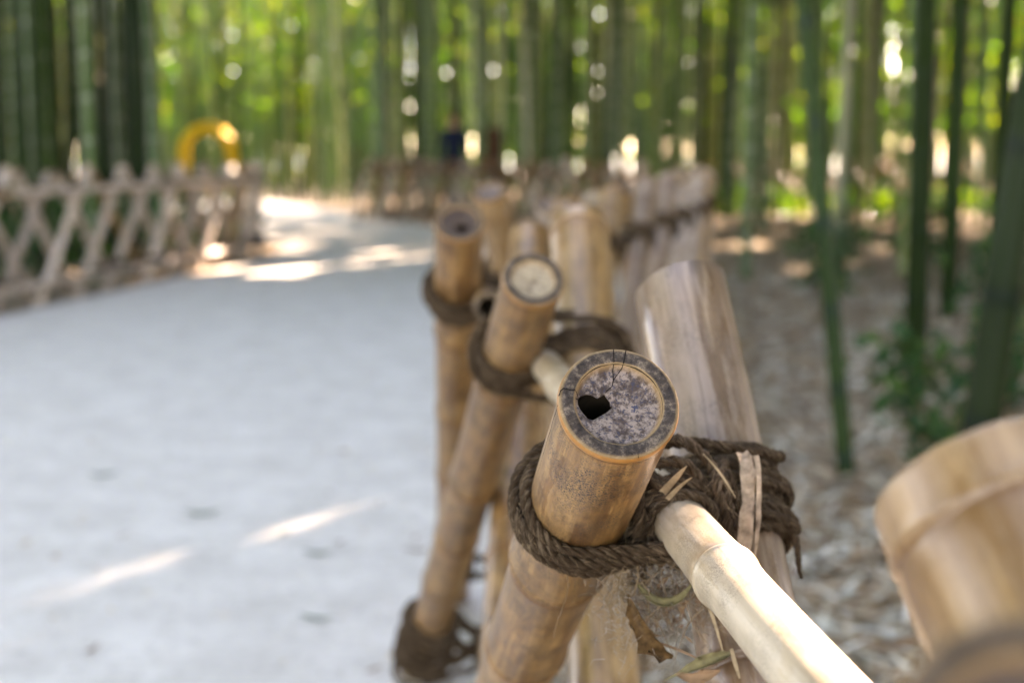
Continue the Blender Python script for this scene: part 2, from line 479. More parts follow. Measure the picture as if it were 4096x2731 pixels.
def pole_mesh(L, rt, rb, nodes, segs, cap, wall=0.27, cut=0.0, seed=0, bendamt=0.004, toplip=True, bulge=1.0):
    """cane with its cut end at z = L; nodes are distances below the cut end"""
    rd = random.Random(seed)
    zs = set(np.linspace(0, L, max(6, int(L / 0.05))).tolist())
    nz = [L - d for d in nodes if 0.004 < d < L]
    for z0 in nz:
        for dz in (-0.03, -0.014, -0.007, -0.0045, -0.003, -0.0012, 0, 0.0014, 0.003, 0.005, 0.009, 0.02, 0.035):
            if 0 < z0 + dz < L - 0.0016: zs.add(z0 + dz)
    if toplip:
        for dz in (0.001, 0.0022, 0.004, 0.006, 0.0075, 0.009, 0.011, 0.014, 0.02):
            zs.add(L - dz)
    zs = sorted(z for z in zs if z < L - 0.0006) + [L - 0.0006]
    ph = rd.uniform(0, 6)
    def rad(z):
        r = rb + (rt - rb) * z / L
        r *= 1 + 0.012 * math.sin(z * 9 + ph)
        for z0 in nz:
            d = z - z0
            r += bulge * r * (0.05 * math.exp(-(d / 0.024) ** 2) + 0.045 * math.exp(-((d - 0.0022) / 0.0022) ** 2) - 0.05 * math.exp(-((d + 0.003) / 0.0022) ** 2))
        if toplip:
            d = L - z
            r += r * (0.035 * math.exp(-((d - 0.004) / 0.0032) ** 2) - 0.022 * math.exp(-((d - 0.0085) / 0.0016) ** 2))
        return r
    rs = [rad(z) for z in zs]
    ring = []; lip = []
    for z in zs:
        v = 0.0
        for z0 in nz:
            d = z - z0
            v = max(v, math.exp(-((d + 0.003) / 0.0028) ** 2), 0.6 * math.exp(-((d + 0.007) / 0.010) ** 2))
        ring.append(max(v, 0.8 * math.exp(-((L - z - 0.0088) / 0.0016) ** 2) if toplip else 0))
        lip.append(math.exp(-((L - z - 0.003) / 0.0035) ** 2) if toplip else 0.0)
    bend = lambda z: (bendamt * math.sin(math.pi * z / L), bendamt * 0.6 * math.sin(math.pi * z / L + ph) - bendamt * 0.6 * math.sin(ph))
    V, F = lathe(zs, rs, segs, bend)
    mi = [0] * len(F)
    n0 = len(zs)
    A_ring = [x for x in ring for _ in range(segs)]; A_lip = [x for x in lip for _ in range(segs)]
    # rim and inside wall
    r_in = rt * (1 - wall)
    prof = [(L, rs[-1] - 0.0007, 1, 0.55), (L + 0.0003, rs[-1] - 0.0022, 1, 0.0), (L + 0.0002, (rs[-1] + r_in) / 2, 1, 0.0), (L, r_in + 0.0012, 1, 0.0), (L - 0.0008, r_in, 1, 0.9)]
    depth = 0.12 if cap != 'plain' else 0.03
    prof += [(L - 0.008, r_in * 0.99, 2, 0.0), (L - depth, r_in * 0.97, 2, 0.0)]
    ang = np.linspace(0, 2 * math.pi, segs, endpoint=False)
    prev = (n0 - 1) * segs
    for z, r, m_, lp in prof:
        st = len(V)
        bx, by = bend(L)
        for a in ang:
            nzr = 0.0004 * math.sin(a * 5 + seed) + 0.0003 * math.sin(a * 13 + seed * 2) if m_ == 1 else 0
            V.append((r * math.cos(a) + bx, r * math.sin(a) + by, z + nzr)); A_ring.append(0); A_lip.append(lp)
        for j in range(segs):
            F.append((prev + j, prev + (j + 1) % segs, st + (j + 1) % segs, st + j)); mi.append(m_)
        prev = st
    F.append([prev + j for j in range(segs)]); mi.append(2)
    F.append([j for j in range(segs)][::-1]); mi.append(0)
    if cut:
        V = [(x, y, z + cut * x * max(0, (z - L + 0.1) / 0.1)) if z > L - 0.1 else (x, y, z) for x, y, z in V]
    return mesh("bamboo_pole", V, F, True, mi, {"ring": A_ring, "lip": A_lip}), r_in, bend(L)

def inner_disc(r_in, hole=None, depth=0.0055, dish=0.003, segs=72, rings=9, rough=0.0003, seed=0):
    """septum: dished disc, optionally broken through; hole is a star-shaped outline"""
    rd = random.Random(seed)
    V = []; F = []; E = []
    r_in *= 1.012
    if hole:
        cx = sum(p[0] for p in hole) / len(hole); cy = sum(p[1] for p in hole) / len(hole)
    else:
        cx = cy = 0.0
    ang = np.linspace(0, 2 * math.pi, segs, endpoint=False)
    def hole_r(a):
        best = 0.0
        dx, dy = math.cos(a), math.sin(a)
        for i in range(len(hole)):
            x1, y1 = hole[i][0] - cx, hole[i][1] - cy
            x2, y2 = hole[(i + 1) % len(hole)][0] - cx, hole[(i + 1) % len(hole)][1] - cy
            ex, ey = x2 - x1, y2 - y1
            den = dx * ey - dy * ex
            if abs(den) < 1e-12: continue
            t = (x1 * ey - y1 * ex) / den
            u = (x1 * dy - y1 * dx) / den
            if t > 0 and -1e-6 <= u <= 1 + 1e-6: best = max(best, t)
        return best
    for k in range(rings + 1):
        f = (k / rings) ** 0.8
        for a in ang:
            b = cx * math.cos(a) + cy * math.sin(a)
            ro = -b + math.sqrt(max(0, b * b - (cx * cx + cy * cy) + r_in * r_in))
            ri = hole_r(a) if hole else 0.0006
            rr = ri + (ro - ri) * f
            x, y = cx + rr * math.cos(a), cy + rr * math.sin(a)
            q = math.hypot(x, y) / r_in
            z = -depth - dish * (1 - q * q) + rd.uniform(-1, 1) * rough
            if q > 0.9: z += depth * 0.75 * ((q - 0.9) / 0.1) ** 1.5
            V.append((x, y, z)); E.append(max(0, (q - 0.88) / 0.12) ** 1.5)
    for k in range(rings):
        for j in range(segs):
            a = k * segs + j; b = k * segs + (j + 1) % segs
            F.append((a, b, b + segs, a + segs))
    if not hole:
        F.append(list(range(segs))[::-1])
    else:   # thickness of the broken edge
        st = len(V)
        for j in range(segs):
            x, y, z = V[j]; V.append((x, y, z - 0.0016)); E.append(0)
        for j in range(segs):
            F.append((j, st + j, st + (j + 1) % segs, (j + 1) % segs))
    return mesh("septum", V, F, True, None, {"edge": E})

def cane_axis(top, bot):
    t = Vector(top); b = Vector(bot)
    return t, b, (t - b).normalized(), (t - b).length

class Pole:
    pass

def add_pole(parent, top, through, zend, rt, rb, nodes, m, segs=36, cap='septum', sept=None, seed=0, wall=0.27, cut=0.0, hole=None, name="bamboo_pole", toplip=True, bend=0.003, label=None, bulge=1.0):
    t = Vector(top); th = Vector(through)
    u = (th - t).normalized()
    b = t + u * ((zend - t.z) / u.z) if zend is not None else th
    L = (t - b).length
    me, r_in, bl = pole_mesh(L, rt, rb, nodes, segs, cap, wall, cut, seed, bend, toplip, bulge)
    M3 = frame_from(-u)
    o = obj(name, me, parent, [m, M_RIM, M_INNER], loc=b, mat3=M3)
    if label: o["label"] = label
    if cap == 'septum':
        sm = inner_disc(r_in, hole, segs=max(16, segs * 2 if hole else segs), rings=9 if segs > 20 else 2, seed=seed)
        s = obj("septum", sm, o, [sept or M_SEPT_PALE], loc=t + M3 @ Vector((bl[0], bl[1], 0)), mat3=M3)
    p = Pole(); p.o = o; p.t = t; p.b = b; p.u = u; p.L = L; p.rt = rt; p.rb = rb; p.M = M3; p.r_in = r_in
    return p

def closest(p, q):
    w0 = p.t - q.t; a = 1; b = p.u.dot(q.u); c = 1; d = p.u.dot(w0); e = q.u.dot(w0)
    den = a * c - b * b
    s = (b * e - c * d) / den; t = (a * e - b * d) / den
    return p.t + p.u * s, q.t + q.u * t, s, t

# ------------------------------------------------------------------ rope
def hull(pts):
    pts = sorted(set((round(x, 7), round(y, 7)) for x, y in pts))
    def half(ps):
        o = []
        for p in ps:
            while len(o) > 1 and (o[-1][0] - o[-2][0]) * (p[1] - o[-2][1]) - (o[-1][1] - o[-2][1]) * (p[0] - o[-2][0]) <= 0: o.pop()
            o.append(p)
        return o
    a = half(pts); b = half(pts[::-1])
    return a[:-1] + b[:-1]

def loop_points(c, ex, ey, circles, rr, step, rd, wob=0.0006, tilt=(0, 0), n=None):
    """closed rope turn round one or more round sections lying in the plane ex, ey"""
    pts = []
    for x, y, r in circles:
        for a in np.linspace(0, 2 * math.pi, 48, endpoint=False):
            pts.append((x + (r + rr) * math.cos(a), y + (r + rr) * math.sin(a)))
    h = hull(pts); h.append(h[0])
    h = np.array(h)
    d = np.r_[0, np.cumsum(np.hypot(*np.diff(h, axis=0).T))]
    m = max(12, int(d[-1] / step))
    s = np.linspace(0, d[-1], m, endpoint=False)
    X = np.interp(s, d, h[:, 0]); Y = np.interp(s, d, h[:, 1])
    nrm = ex.cross(ey)
    p1, p2, p3 = (rd.uniform(0, 6.28) for _ in range(3))
    out = []
    for i in range(m):
        q = i / m * 2 * math.pi
        wz = wob * (math.sin(q * 2 + p1) + 0.6 * math.sin(q * 5 + p2)) + tilt[0] * X[i] + tilt[1] * Y[i]
        k = 1 + 0.35 * wob / 0.03 * math.sin(q * 3 + p3)
        out.append(c + ex * (X[i] * k) + ey * (Y[i] * k) + nrm * wz)
    return out

def rope_arrays(pts, rr, segs=15, pitch=0.026, closed=True, ph=0.0, taper=False, lobes=3):
    P = np.array([tuple(p) for p in pts])
    n = len(P)
    if closed:
        T = np.roll(P, -1, 0) - np.roll(P, 1, 0)
    else:
        T = np.gradient(P, axis=0)
    T /= np.linalg.norm(T, axis=1)[:, None]
    sl_ = np.r_[0, np.cumsum(np.linalg.norm(np.diff(P, axis=0), axis=1))]
    total = sl_[-1] + (np.linalg.norm(P[0] - P[-1]) if closed else 0)
    ref = np.array([0.0, 0, 1]) if abs(T[0][2]) < 0.9 else np.array([1.0, 0, 0])
    N = ref - T[0] * ref.dot(T[0]); N /= np.linalg.norm(N)
    Ns = []
    for i in range(n):
        N = N - T[i] * N.dot(T[i]); N /= np.linalg.norm(N); Ns.append(N)
    Ns = np.array(Ns); Bs = np.cross(T, Ns)
    # three strands laid round each other; each strand keeps its own round section
    ks = max(6, segs // 2) if segs > 8 else 5
    phi = np.linspace(0, 2 * math.pi, ks, endpoint=False)
    Vs = []; UV = []; F = []
    ntw = max(1, round(total / (pitch * lobes)))
    tw = 2 * math.pi * ntw * sl_ / total + ph
    tp = (1 - 0.6 * np.arange(n) / n) if taper else np.ones(n)
    qq = 2 * math.pi * np.arange(n) / n
    tp = tp * (1 + 0.07 * np.sin(3 * qq + ph) + 0.06 * np.sin(7 * qq + 2 * ph) + 0.04 * np.sin(17 * qq + 3 * ph))
    off = 0
    for st in range(lobes):
        a0 = tw + 2 * math.pi * st / lobes
        rad = Ns * np.cos(a0)[:, None] + Bs * np.sin(a0)[:, None]
        C = P + rad * (0.50 * rr * tp)[:, None]
        D = np.roll(C, -1, 0) - np.roll(C, 1, 0) if closed else np.gradient(C, axis=0)
        D /= np.linalg.norm(D, axis=1)[:, None]
        X = rad - D * np.sum(rad * D, 1)[:, None]; X /= np.linalg.norm(X, axis=1)[:, None]
        Y = np.cross(D, X)
        q = (0.545 * rr * tp)[:, None, None]
        Vt = C[:, None, :] + q * (X[:, None, :] * np.cos(phi)[None, :, None] + Y[:, None, :] * np.sin(phi)[None, :, None])
        Vs.append(Vt.reshape(-1, 3))
        UV += [(sl_[i] + st * 0.37, p_ / (2 * math.pi)) for i in range(n) for p_ in phi]
        for i in range(n if closed else n - 1):
            i2 = (i + 1) % n
            for j in range(ks):
                F.append((off + i * ks + j, off + i * ks + (j + 1) % ks, off + i2 * ks + (j + 1) % ks, off + i2 * ks + j))
        if not closed:
            F.append([off + j for j in range(ks)][::-1]); F.append([off + (n - 1) * ks + j for j in range(ks)])
        off += n * ks
    return np.concatenate(Vs), F, UV

def join_arrays(parts):
    V = []; F = []; UV = []; o = 0
    for v, f, uv in parts:
        V.append(v); F += [[i + o for i in q] for q in f]; UV += list(uv); o += len(v)
    return np.concatenate(V), F, UV

def lashing(parent, pa, pr_, rr=0.0052, fine=False, seed=0, nA=3, nR=4, label=None):
    """rope binding at the crossing of two poles"""
    rd = random.Random(seed)
    ca, cr, sa, sr = closest(pa, pr_)
    step = 0.006 if fine else 0.02
    segs = 12 if fine else 6
    parts = []
    for p, c, s, nt, other in ((pa, ca, sa, nA, cr), (pr_, cr, sr, nR, ca)):
        rad = p.rt + (p.rb - p.rt) * max(0, min(1, s / p.L))
        ex = p.M @ Vector((1, 0, 0)); ey = p.M @ Vector((0, 1, 0))
        d = other - c
        if d.length > 0.12: d = d.normalized() * 0.12
        for k in range(nt):
            off = p.u * ((k - (nt - 1) / 2) * rr * 1.9 + rd.uniform(-1, 1) * 0.001)
            circ = [(0, 0, rad * 1.01)]
            if k % 2 == 0:
                circ.append((d.dot(ex) * 0.55, d.dot(ey) * 0.55, 0.012))
            pts = loop_points(c + off, ex, ey, circ, rr * 0.95, step, rd, 0.0012, (rd.uniform(-.06, .06), rd.uniform(-.06, .06)))
            parts.append(rope_arrays(pts, rr, segs, ph=rd.uniform(0, 6)))
    # turns round the whole crossing
    mid = (ca + cr) / 2
    ex = (cr - ca).normalized(); ey = (Vector((0, 0, 1)) - ex * ex.z).normalized()
    half = (cr - ca).length / 2
    for k in range(2 if half < 0.075 else 0):
        n_ = ex.cross(ey)
        pts = loop_points(mid + n_ * (k - 0.5) * rr * 2.2, ex, ey, [(-half, 0, pa.rt * 1.25), (half, 0, pr_.rt * 1.25)], rr, step, rd, 0.0015, (0.15 * (k - .5), 0.3 * (k - .5)))
        parts.append(rope_arrays(pts, rr, segs, ph=rd.uniform(0, 6)))
    V, F, UV = join_arrays(parts)
    o = obj("rope_lashing", mesh("rope_lashing", V, F, True, None, None, UV), parent, [M_ROPE], loc=(0, 0, 0), mat3=Matrix.Identity(3))
    o["kind"] = "stuff"
    if label: o["label"] = label
    return o

# ------------------------------------------------------------------ fences
def fence(name, label, C, matlist, segs, rope_fine, seed, over=None, skip_lash=(), off=0.066, rail_r=0.019, rope_r=0.0055, rails=None, jit=0.012, top_septum=True, ZU=0.79, ZL=0.15, zend=-0.03, rads=(0.031, 0.038), rail_off=0.0):
    rd = random.Random(seed)
    root = empty(name, (C[0][0], C[0][1], 0))
    tag(root, label, "fence")
    WORLD[root.name] = Matrix.Translation((C[0][0], C[0][1], 0))
    over = over or {}
    n = len(C)
    Cv = [Vector((x, y, 0)) for x, y in C]
    ext = lambda i: Cv[i] if 0 <= i < n else (Cv[0] * 2 - Cv[1] + (Cv[0] - Cv[1]) * (-i - 1) if i < 0 else Cv[-1] * 2 - Cv[-2] + (Cv[-1] - Cv[-2]) * (i - n))
    def nrm(i):
        d = (ext(i + 1) - ext(i - 1)).normalized()
        return Vector((-d.y, d.x, 0))          # points to the left of the walking direction
    A = {}; Rr = {}
    for i in range(n):
        for side, D, di in (("A", A, 1), ("R", Rr, -1)):
            if (side, i) in over:
                D[i] = over[(side, i)](root)
                continue
            o_ = nrm(i) * (off if side == "A" else -off)
            up = ext(i) + o_ + Vector((0, 0, ZU))
            o2 = nrm(i + di) * (off if side == "A" else -off)
            lo = ext(i + di) + o2 + Vector((rd.uniform(-jit, jit), rd.uniform(-jit, jit) * 2, ZL))
            u = (up - lo).normalized()
            top = up + u * rd.uniform(0.15, 0.23)
            r = rd.uniform(*rads)
            nodes = [rd.uniform(0.02, 0.12)]
            while nodes[-1] < 1.1: nodes.append(nodes[-1] + rd.uniform(0.2, 0.3))
            D[i] = add_pole(root, top, lo, zend, r, r * rd.uniform(0.97, 1.08), nodes, rd.choice(matlist), segs, 'septum' if top_septum else 'plain',
                            rd.choice([M_SEPT_PALE, M_SEPT, M_SEPT_DARK]), seed=seed * 100 + i, wall=rd.uniform(0.2, 0.3), bend=rd.uniform(-.006, .006))
    for i in range(n):
        if i in A and i in Rr and ("U", i) not in skip_lash:
            lashing(root, A[i], Rr[i], rope_r, rope_fine, seed * 50 + i, 3, 4)
        if i + 2 in Rr and i in A and ("L", i) not in skip_lash:
            lashing(root, A[i], Rr[i + 2], rope_r, rope_fine, seed * 70 + i, 4, 4)
    # rails in lengths of three bays, sandwiched between the two layers
    rails = rails if rails is not None else [(i, min(i + 3, n - 1)) for i in range(0, n - 1, 3)]
    for z, zr in ((ZU, 0.0), (ZL, 0.0)):
        for a, b in rails:
            p0 = Cv[a] + (Cv[a] - Cv[min(a + 1, n - 1)]).normalized() * 0.1
            p1 = Cv[b] + (Cv[b] - Cv[b - 1]).normalized() * 0.1
            q = [p0] + Cv[a + 1:b] + [p1]
            q = [v + nrm(a + i_) * rail_off for i_, v in enumerate(q)]
            # each straight length between bends
            for s in range(len(q) - 1):
                d = (q[s + 1] - q[s])
                add_pole(root, q[s] + Vector((0, 0, z)), q[s + 1] + Vector((0, 0, z)) + d.normalized() * 0.03, None, rail_r, rail_r * 1.03,
                         [rd.uniform(.08, .2) + .27 * j for j in range(4)], M_PALE if z > .5 and rope_fine else rd.choice(matlist), max(10, segs - 10), 'open', seed=seed + s * 3 + a, name="bamboo_rail", toplip=False, bend=0.0)
    return root, A, Rr

# hero fence beside the camera ---------------------------------------------------------
HC = [(0.305, -1.05), (0.235, -0.35), (0.165, 0.39), (0.106, 0.96), (0.044, 1.62), (-0.035, 2.45), (0.05, 3.2), (0.18, 3.75), (0.32, 4.3), (0.45, 4.85), (0.57, 5.4), (0.69, 5.95), (0.80, 6.5), (0.90, 7.1), (1.0, 7.7), (1.08, 8.4), (1.16, 9.1), (1.22, 9.8), (1.27, 10.5)]
capc = lambda x, y: ((x - 907) / 386, -(y - 472) / 330)
RH = 0.0352
HOLE = [capc(*p) for p in [(650, 435), (665, 415), (692, 400), (720, 392), (752, 398), (780, 411), (800, 402), (829, 386), (868, 432), (865, 450), (884, 460), (835, 500), (790, 526), (750, 549), (715, 546), (690, 520), (664, 492), (650, 465)]]
HOLE = [(x * RH, y * RH) for x, y in HOLE][::-1]

over = {
    ("A", 3): lambda r: add_pole(r, (0.0625, 0.8181, 0.8552), (0.0161, 1.2053, 0.5809), -0.09, RH, 0.0350, [0.275, 0.51, 0.76, 1.0], M_BROWN, 72, 'septum', M_SEPT, seed=3, wall=0.26, hole=HOLE, bend=0.0, label="brown cane with a cracked, holed cut end"),
    ("R", 3): lambda r: add_pole(r, (0.1406, 1.1856, 0.8881), (0.1709, 0.9932, 0.6547), -0.09, 0.0385, 0.0385, [0.33, 0.58, 0.84], M_LAV, 64, 'open', seed=5, cut=0.12, toplip=False, bend=0.0, label="thick greyed cane leaning away"),
    ("A", 4): lambda r: add_pole(r, (0.0237, 1.5754, 0.861), (-0.0579, 2.0346, 0.5203), -0.09, 0.0345, 0.0345, [0.235, 0.56, 0.78, 1.0], M_BROWN, 48, 'septum', M_SEPT_PALE, seed=7, wall=0.28, bend=0.0),
    ("R", 4): lambda r: add_pole(r, (0.0896, 1.9037, 0.902), (0.091, 1.7442, 0.765), -0.09, 0.0385, 0.0385, [0.02, 0.42, 0.70, 0.98], M_TAN, 48, 'open', seed=9, toplip=False, bend=0.0),
    ("A", 5): lambda r: add_pole(r, (-0.0815, 2.2054, 0.8952), (-0.1058, 2.6574, 0.5011), -0.09, 0.0385, 0.0375, [0.30, 0.56, 0.82, 1.06], M_BROWN, 40, 'septum', M_SEPT_DARK, seed=11, wall=0.2, bend=0.0,
                                 hole=[(0.004 + 0.012 * math.cos(a) * (1 + .3 * math.sin(3 * a)), -0.008 + 0.008 * math.sin(a)) for a in np.linspace(0, 6.2, 12)]),
    ("R", 5): lambda r: add_pole(r, (0.0337, 2.69, 0.845), (-0.0036, 1.884, 0.378), -0.09, 0.036, 0.036, [0.28, 0.55, 0.84, 1.1, 1.4], M_BROWN, 40, 'open', seed=17, toplip=False, bend=0.0),
    ("R", 2): lambda r: add_pole(r, (0.1867, 0.5381, 0.874), (0.2035, 0.4738, 0.8077), -0.09, 0.0468, 0.0468, [0.024, 0.34, 0.6, 0.85], M_NEAR, 64, 'open', seed=13, toplip=False, bend=0.0, bulge=0.45, label="thick tan cane close to the lens"),
    ("A", 2): lambda r: add_pole(r, (0.0981, 0.2513, 0.887), (0.2281, 1.0513, 0.387), -0.09, 0.0282, 0.0282, [0.26, 0.52, 0.78], M_TAN, 64, 'septum', M_SEPT_DARK, seed=15, wall=0.24, bend=0.0),
}
hero, HA, HR = fence("bamboo_fence", "brown bamboo lattice fence in the foreground, lashed with rope", HC, [M_TAN, M_GREY, M_LAV], 28, True, 21, over,
                     skip_lash={("U", 3), ("U", 5), ("L", 4)}, rails=[(5, 8), (8, 11), (11, 14), (14, 17)], ZU=0.745, ZL=0.075, zend=-0.09)
ZL = 0.075
A3, R3 = HA[3], HR[3]
# binding under the top of the third cane
rd5 = random.Random(55)
p5 = HA[5]
pts5 = []
for i in range(8):
    s5 = 0.170 + (i % 5) * 0.0125
    cc = [(0, 0, 0.039 + (0.009 if i > 4 else 0))]
    if i % 2 == 0: cc.append((0.05, 0.0, 0.016))
    pts5.append(rope_arrays(loop_points(p5.t + p5.u * s5, p5.M @ Vector((1, 0, 0)), p5.M @ Vector((0, 1, 0)), cc, 0.006, 0.006, rd5, 0.002, (rd5.uniform(-.08, .08), rd5.uniform(-.08, .08))), 0.0066, 12, ph=rd5.uniform(0, 6)))
V, F, UV = join_arrays(pts5)
obj("rope_lashing", mesh("rope_lashing", V, F, True, None, None, UV), hero, [M_ROPE], loc=(0, 0, 0), mat3=Matrix.Identity(3))["kind"] = "stuff"
# heavy binding at the foot of the second cane
rd4 = random.Random(44)
pts4 = []
p4 = HA[4]
for i in range(11):
    s4 = 1.21 + i * 0.027 + rd4.uniform(-.012, .012)
    c4 = p4.t + p4.u * s4
    e1, e2 = p4.M @ Vector((1, 0, 0)), p4.M @ Vector((0, 1, 0))
    cc = [(rd4.uniform(-.004, .004), rd4.uniform(-.004, .004), 0.036 + rd4.choice((0, 0, .008, .016)))]
    if i % 2: cc.append((0.05 + rd4.uniform(0, .06), -0.01 + rd4.uniform(-.03, .03), 0.014))
    pts4.append(rope_arrays(loop_points(c4, e1, e2, cc, 0.006, 0.006, rd4, 0.006, (rd4.uniform(-.5, .5), rd4.uniform(-.3, .3))), rd4.uniform(.006, .0085), 12, ph=rd4.uniform(0, 6)))
V, F, UV = join_arrays(pts4)
obj("rope_lashing", mesh("rope_lashing", V, F, True, None, None, UV), hero, [M_ROPE], loc=(0, 0, 0), mat3=Matrix.Identity(3))["kind"] = "stuff"

def at_axis(p, s): return p.t + p.u * s

# rails of the near bays (upper and lower)
add_pole(hero, (0.166, 0.455, 0.7487), (0.018, 1.93, 0.7444), None, 0.0192, 0.0182, [0.02, 0.375, 0.62, 0.86, 1.1, 1.34], M_PALE, 48, 'open', seed=31, name="bamboo_rail", toplip=False, bend=0.0, bulge=1.5, label="pale rail with a sunlit stretch")
add_pole(hero, (-0.036, 2.17, 0.764), (-0.058, 2.95, 0.742), None, 0.0225, 0.021, [0.2, 0.45, 0.7], M_TAN, 32, 'open', seed=33, name="bamboo_rail", toplip=False, bend=0.0)
for k_, (a_, b_) in enumerate([((0.32, -1.15, ZL), (0.155, 0.5, ZL)), ((0.15, 0.45, ZL + .01), (0.03, 1.75, ZL)), ((0.04, 1.6, ZL), (-0.045, 2.6, ZL + .01))]):
    add_pole(hero, a_, b_, None, 0.02, 0.02, [0.2, 0.46, 0.72, 0.98, 1.24], M_TAN, 24, 'open', seed=40 + k_, name="bamboo_rail", toplip=False, bend=0.0)

# cracks in the hero cap
def cap_z(x, y):
    q = math.hypot(x, y) / (A3.r_in * 1.012)
    if q > 1.0: return 0.0006
    z = -0.0055 - 0.003 * (1 - q * q)
    if q > 0.9: z += 0.0055 * 0.75 * ((q - 0.9) / 0.1) ** 1.5
    return z + 0.0005
def crack(line, wdt, parent):
    pts = []
    for i in range(len(line) - 1):
        a = np.array(line[i]); b = np.array(line[i + 1])
        for t in np.linspace(0, 1, 6, endpoint=(i == len(line) - 2)):
            pts.append(a + (b - a) * t)
    pts = np.array(pts) * RH
    T = np.gradient(pts, axis=0); T /= np.linalg.norm(T, axis=1)[:, None] + 1e-9
    N = np.c_[-T[:, 1], T[:, 0]]
    V = []; F = []
    rd = random.Random(len(line))
    for i, p in enumerate(pts):
        ww = wdt * RH * (0.6 + 0.6 * rd.random())
        if i in (0, len(pts) - 1): ww *= 0.5
        for s in (-1, 1):
            q = p + N[i] * ww * s
            V.append((q[0], q[1], cap_z(*q) if np.hypot(*q) < RH * 1.005 else -0.0006))
    for i in range(len(pts) - 1): F.append((2 * i, 2 * i + 1, 2 * i + 3, 2 * i + 2))
    return obj("crack", mesh("crack", V, F, False), parent, [M_CRACK], loc=A3.t, mat3=A3.M)
for ln, wd in (([(883, 143), (882, 185), (885, 250), (888, 305), (878, 342), (852, 362), (832, 384)], 0.0085),
               ([(965, 148), (955, 190), (943, 238), (905, 283), (889, 305)], 0.008),
               ([(519, 446), (530, 415), (552, 400), (590, 408), (640, 406), (655, 425)], 0.010),
               ([(632, 440), (650, 436)], 0.009), ([(1016, 795), (1013, 770)], 0.005)):
    crack([capc(*p) for p in ln], wd, A3.o)
# split running down the left flank of the hero cane
V = []; F = []
for i in range(24):
    s = 0.001 + i * 0.0058
    a0 = R(184) + 0.012 * math.sin(i * 1.3)
    hw = 0.011 * (1.1 - i / 24)
    for a in (a0 - hw, a0 + hw):
        V.append((RH * 1.024 * math.cos(a), RH * 1.024 * math.sin(a), -s))
    if i: F.append((2 * i - 2, 2 * i - 1, 2 * i + 1, 2 * i))
obj("crack", mesh("crack", V, F, False), A3.o, [M_CRACK], loc=A3.t, mat3=A3.M)

# hero lashing: every turn of rope its own piece
lash = empty("rope_lashing", A3.t + A3.u * 0.16)
lash.parent = hero
lash.matrix_local = Matrix.Translation(A3.t + A3.u * 0.16 - Vector((HC[0][0], HC[0][1], 0)))
WORLD[lash.name] = Matrix.Translation(A3.t + A3.u * 0.16)
lash["label"] = "frayed brown rope lashing in sharp focus"
rdh = random.Random(99)
FIB = []
def turn(pts, rr, pitch=0.0085, closed=True, segs=18, taper=False):
    V, F, UV = rope_arrays(pts, rr, segs, pitch, closed, rdh.uniform(0, 6), taper)
    o = obj("rope_turn", mesh("rope_turn", V - np.array(WORLD[lash.name].translation), F, True, None, None, UV), lash, [M_ROPE])
    # stray fibres
    P = [Vector(p) for p in pts]
    for _ in range(int(len(P) * 0.55)):
        i = rdh.randrange(len(P) - 1)
        t = (P[(i + 1) % len(P)] - P[i]).normalized()
        d = Vector((rdh.gauss(0, 1), rdh.gauss(0, 1), rdh.gauss(0, 1))); d = (d - t * d.dot(t)).normalized()
        st = P[i] + d * rr * 0.85
        ln = rdh.uniform(0.004, 0.012)
        FIB.append([st, st + (t * rdh.uniform(.5, 1) + d * rdh.uniform(.1, .6)) * ln * .5, st + (t * rdh.uniform(.4, 1) + d * rdh.uniform(.2, 1.1) + Vector((0, 0, -.2))) * ln])
    return o
RR = 0.0044
exA, eyA = A3.M @ Vector((1, 0, 0)), A3.M @ Vector((0, 1, 0))
exR, eyR = R3.M @ Vector((1, 0, 0)), R3.M @ Vector((0, 1, 0))
rail_at = lambda y: Vector((0.166 - 0.148 * (y - 0.455) / 1.475, y, 0.7487 - 0.0043 * (y - 0.455) / 1.475))
# round the hero cane, drawn over to the rail
for s, rr, lay, hullto in ((0.150, 1.0, 0, True), (0.158, 1.0, 0, True), (0.1665, .95, 0, True), (0.1745, .95, 0, False), (0.182, .9, 0, True), (0.154, 1.0, 1, True), (0.163, 1.0, 1, False), (0.171, .9, 1, True)):
    rr *= RR
    c = at_axis(A3, s)
    rl = rail_at(c.y + 0.005) - c
    circ = [(0, 0, RH * 1.005 + lay * 0.0062)]
    if hullto: circ.append((rl.dot(exA) * 0.72, rl.dot(eyA) * 0.72 - 0.004, 0.017 + lay * .004))
    turn(loop_points(c, exA, eyA, circ, rr * .95, 0.0018, rdh, 0.0012, (rdh.uniform(-.04, .04), rdh.uniform(-.06, .03))), rr)
# round the greyed cane, stacked
for i, s in enumerate((0.176, 0.1835, 0.191, 0.199, 0.207, 0.215, 0.223, 0.231, 0.238)):
    c = at_axis(R3, s)
    rl = rail_at(c.y - 0.03) - c
    circ = [(0, 0, 0.0385 * 1.005)]
    if i in (0, 2, 3, 5, 6): circ.append((rl.dot(exR) * 0.62, rl.dot(eyR) * 0.62, 0.016))
    turn(loop_points(c, exR, eyR, circ, RR * .95, 0.002, rdh, 0.0012, (rdh.uniform(-.05, .05) + (0.10 if i == 0 else 0), rdh.uniform(-.04, .04))), RR * rdh.uniform(.92, 1.08))
# second, looser layer lying over the stack
for s, tl in ((0.188, (-0.20, 0.06)), (0.196, (-0.22, 0.06)), (0.214, (-0.24, 0.1)), (0.222, (-0.2, 0.1))):
    turn(loop_points(at_axis(R3, s), exR, eyR, [(0, 0, 0.0385 + 0.0072)], RR * .9, 0.002, rdh, 0.0016, tl), RR * .95)
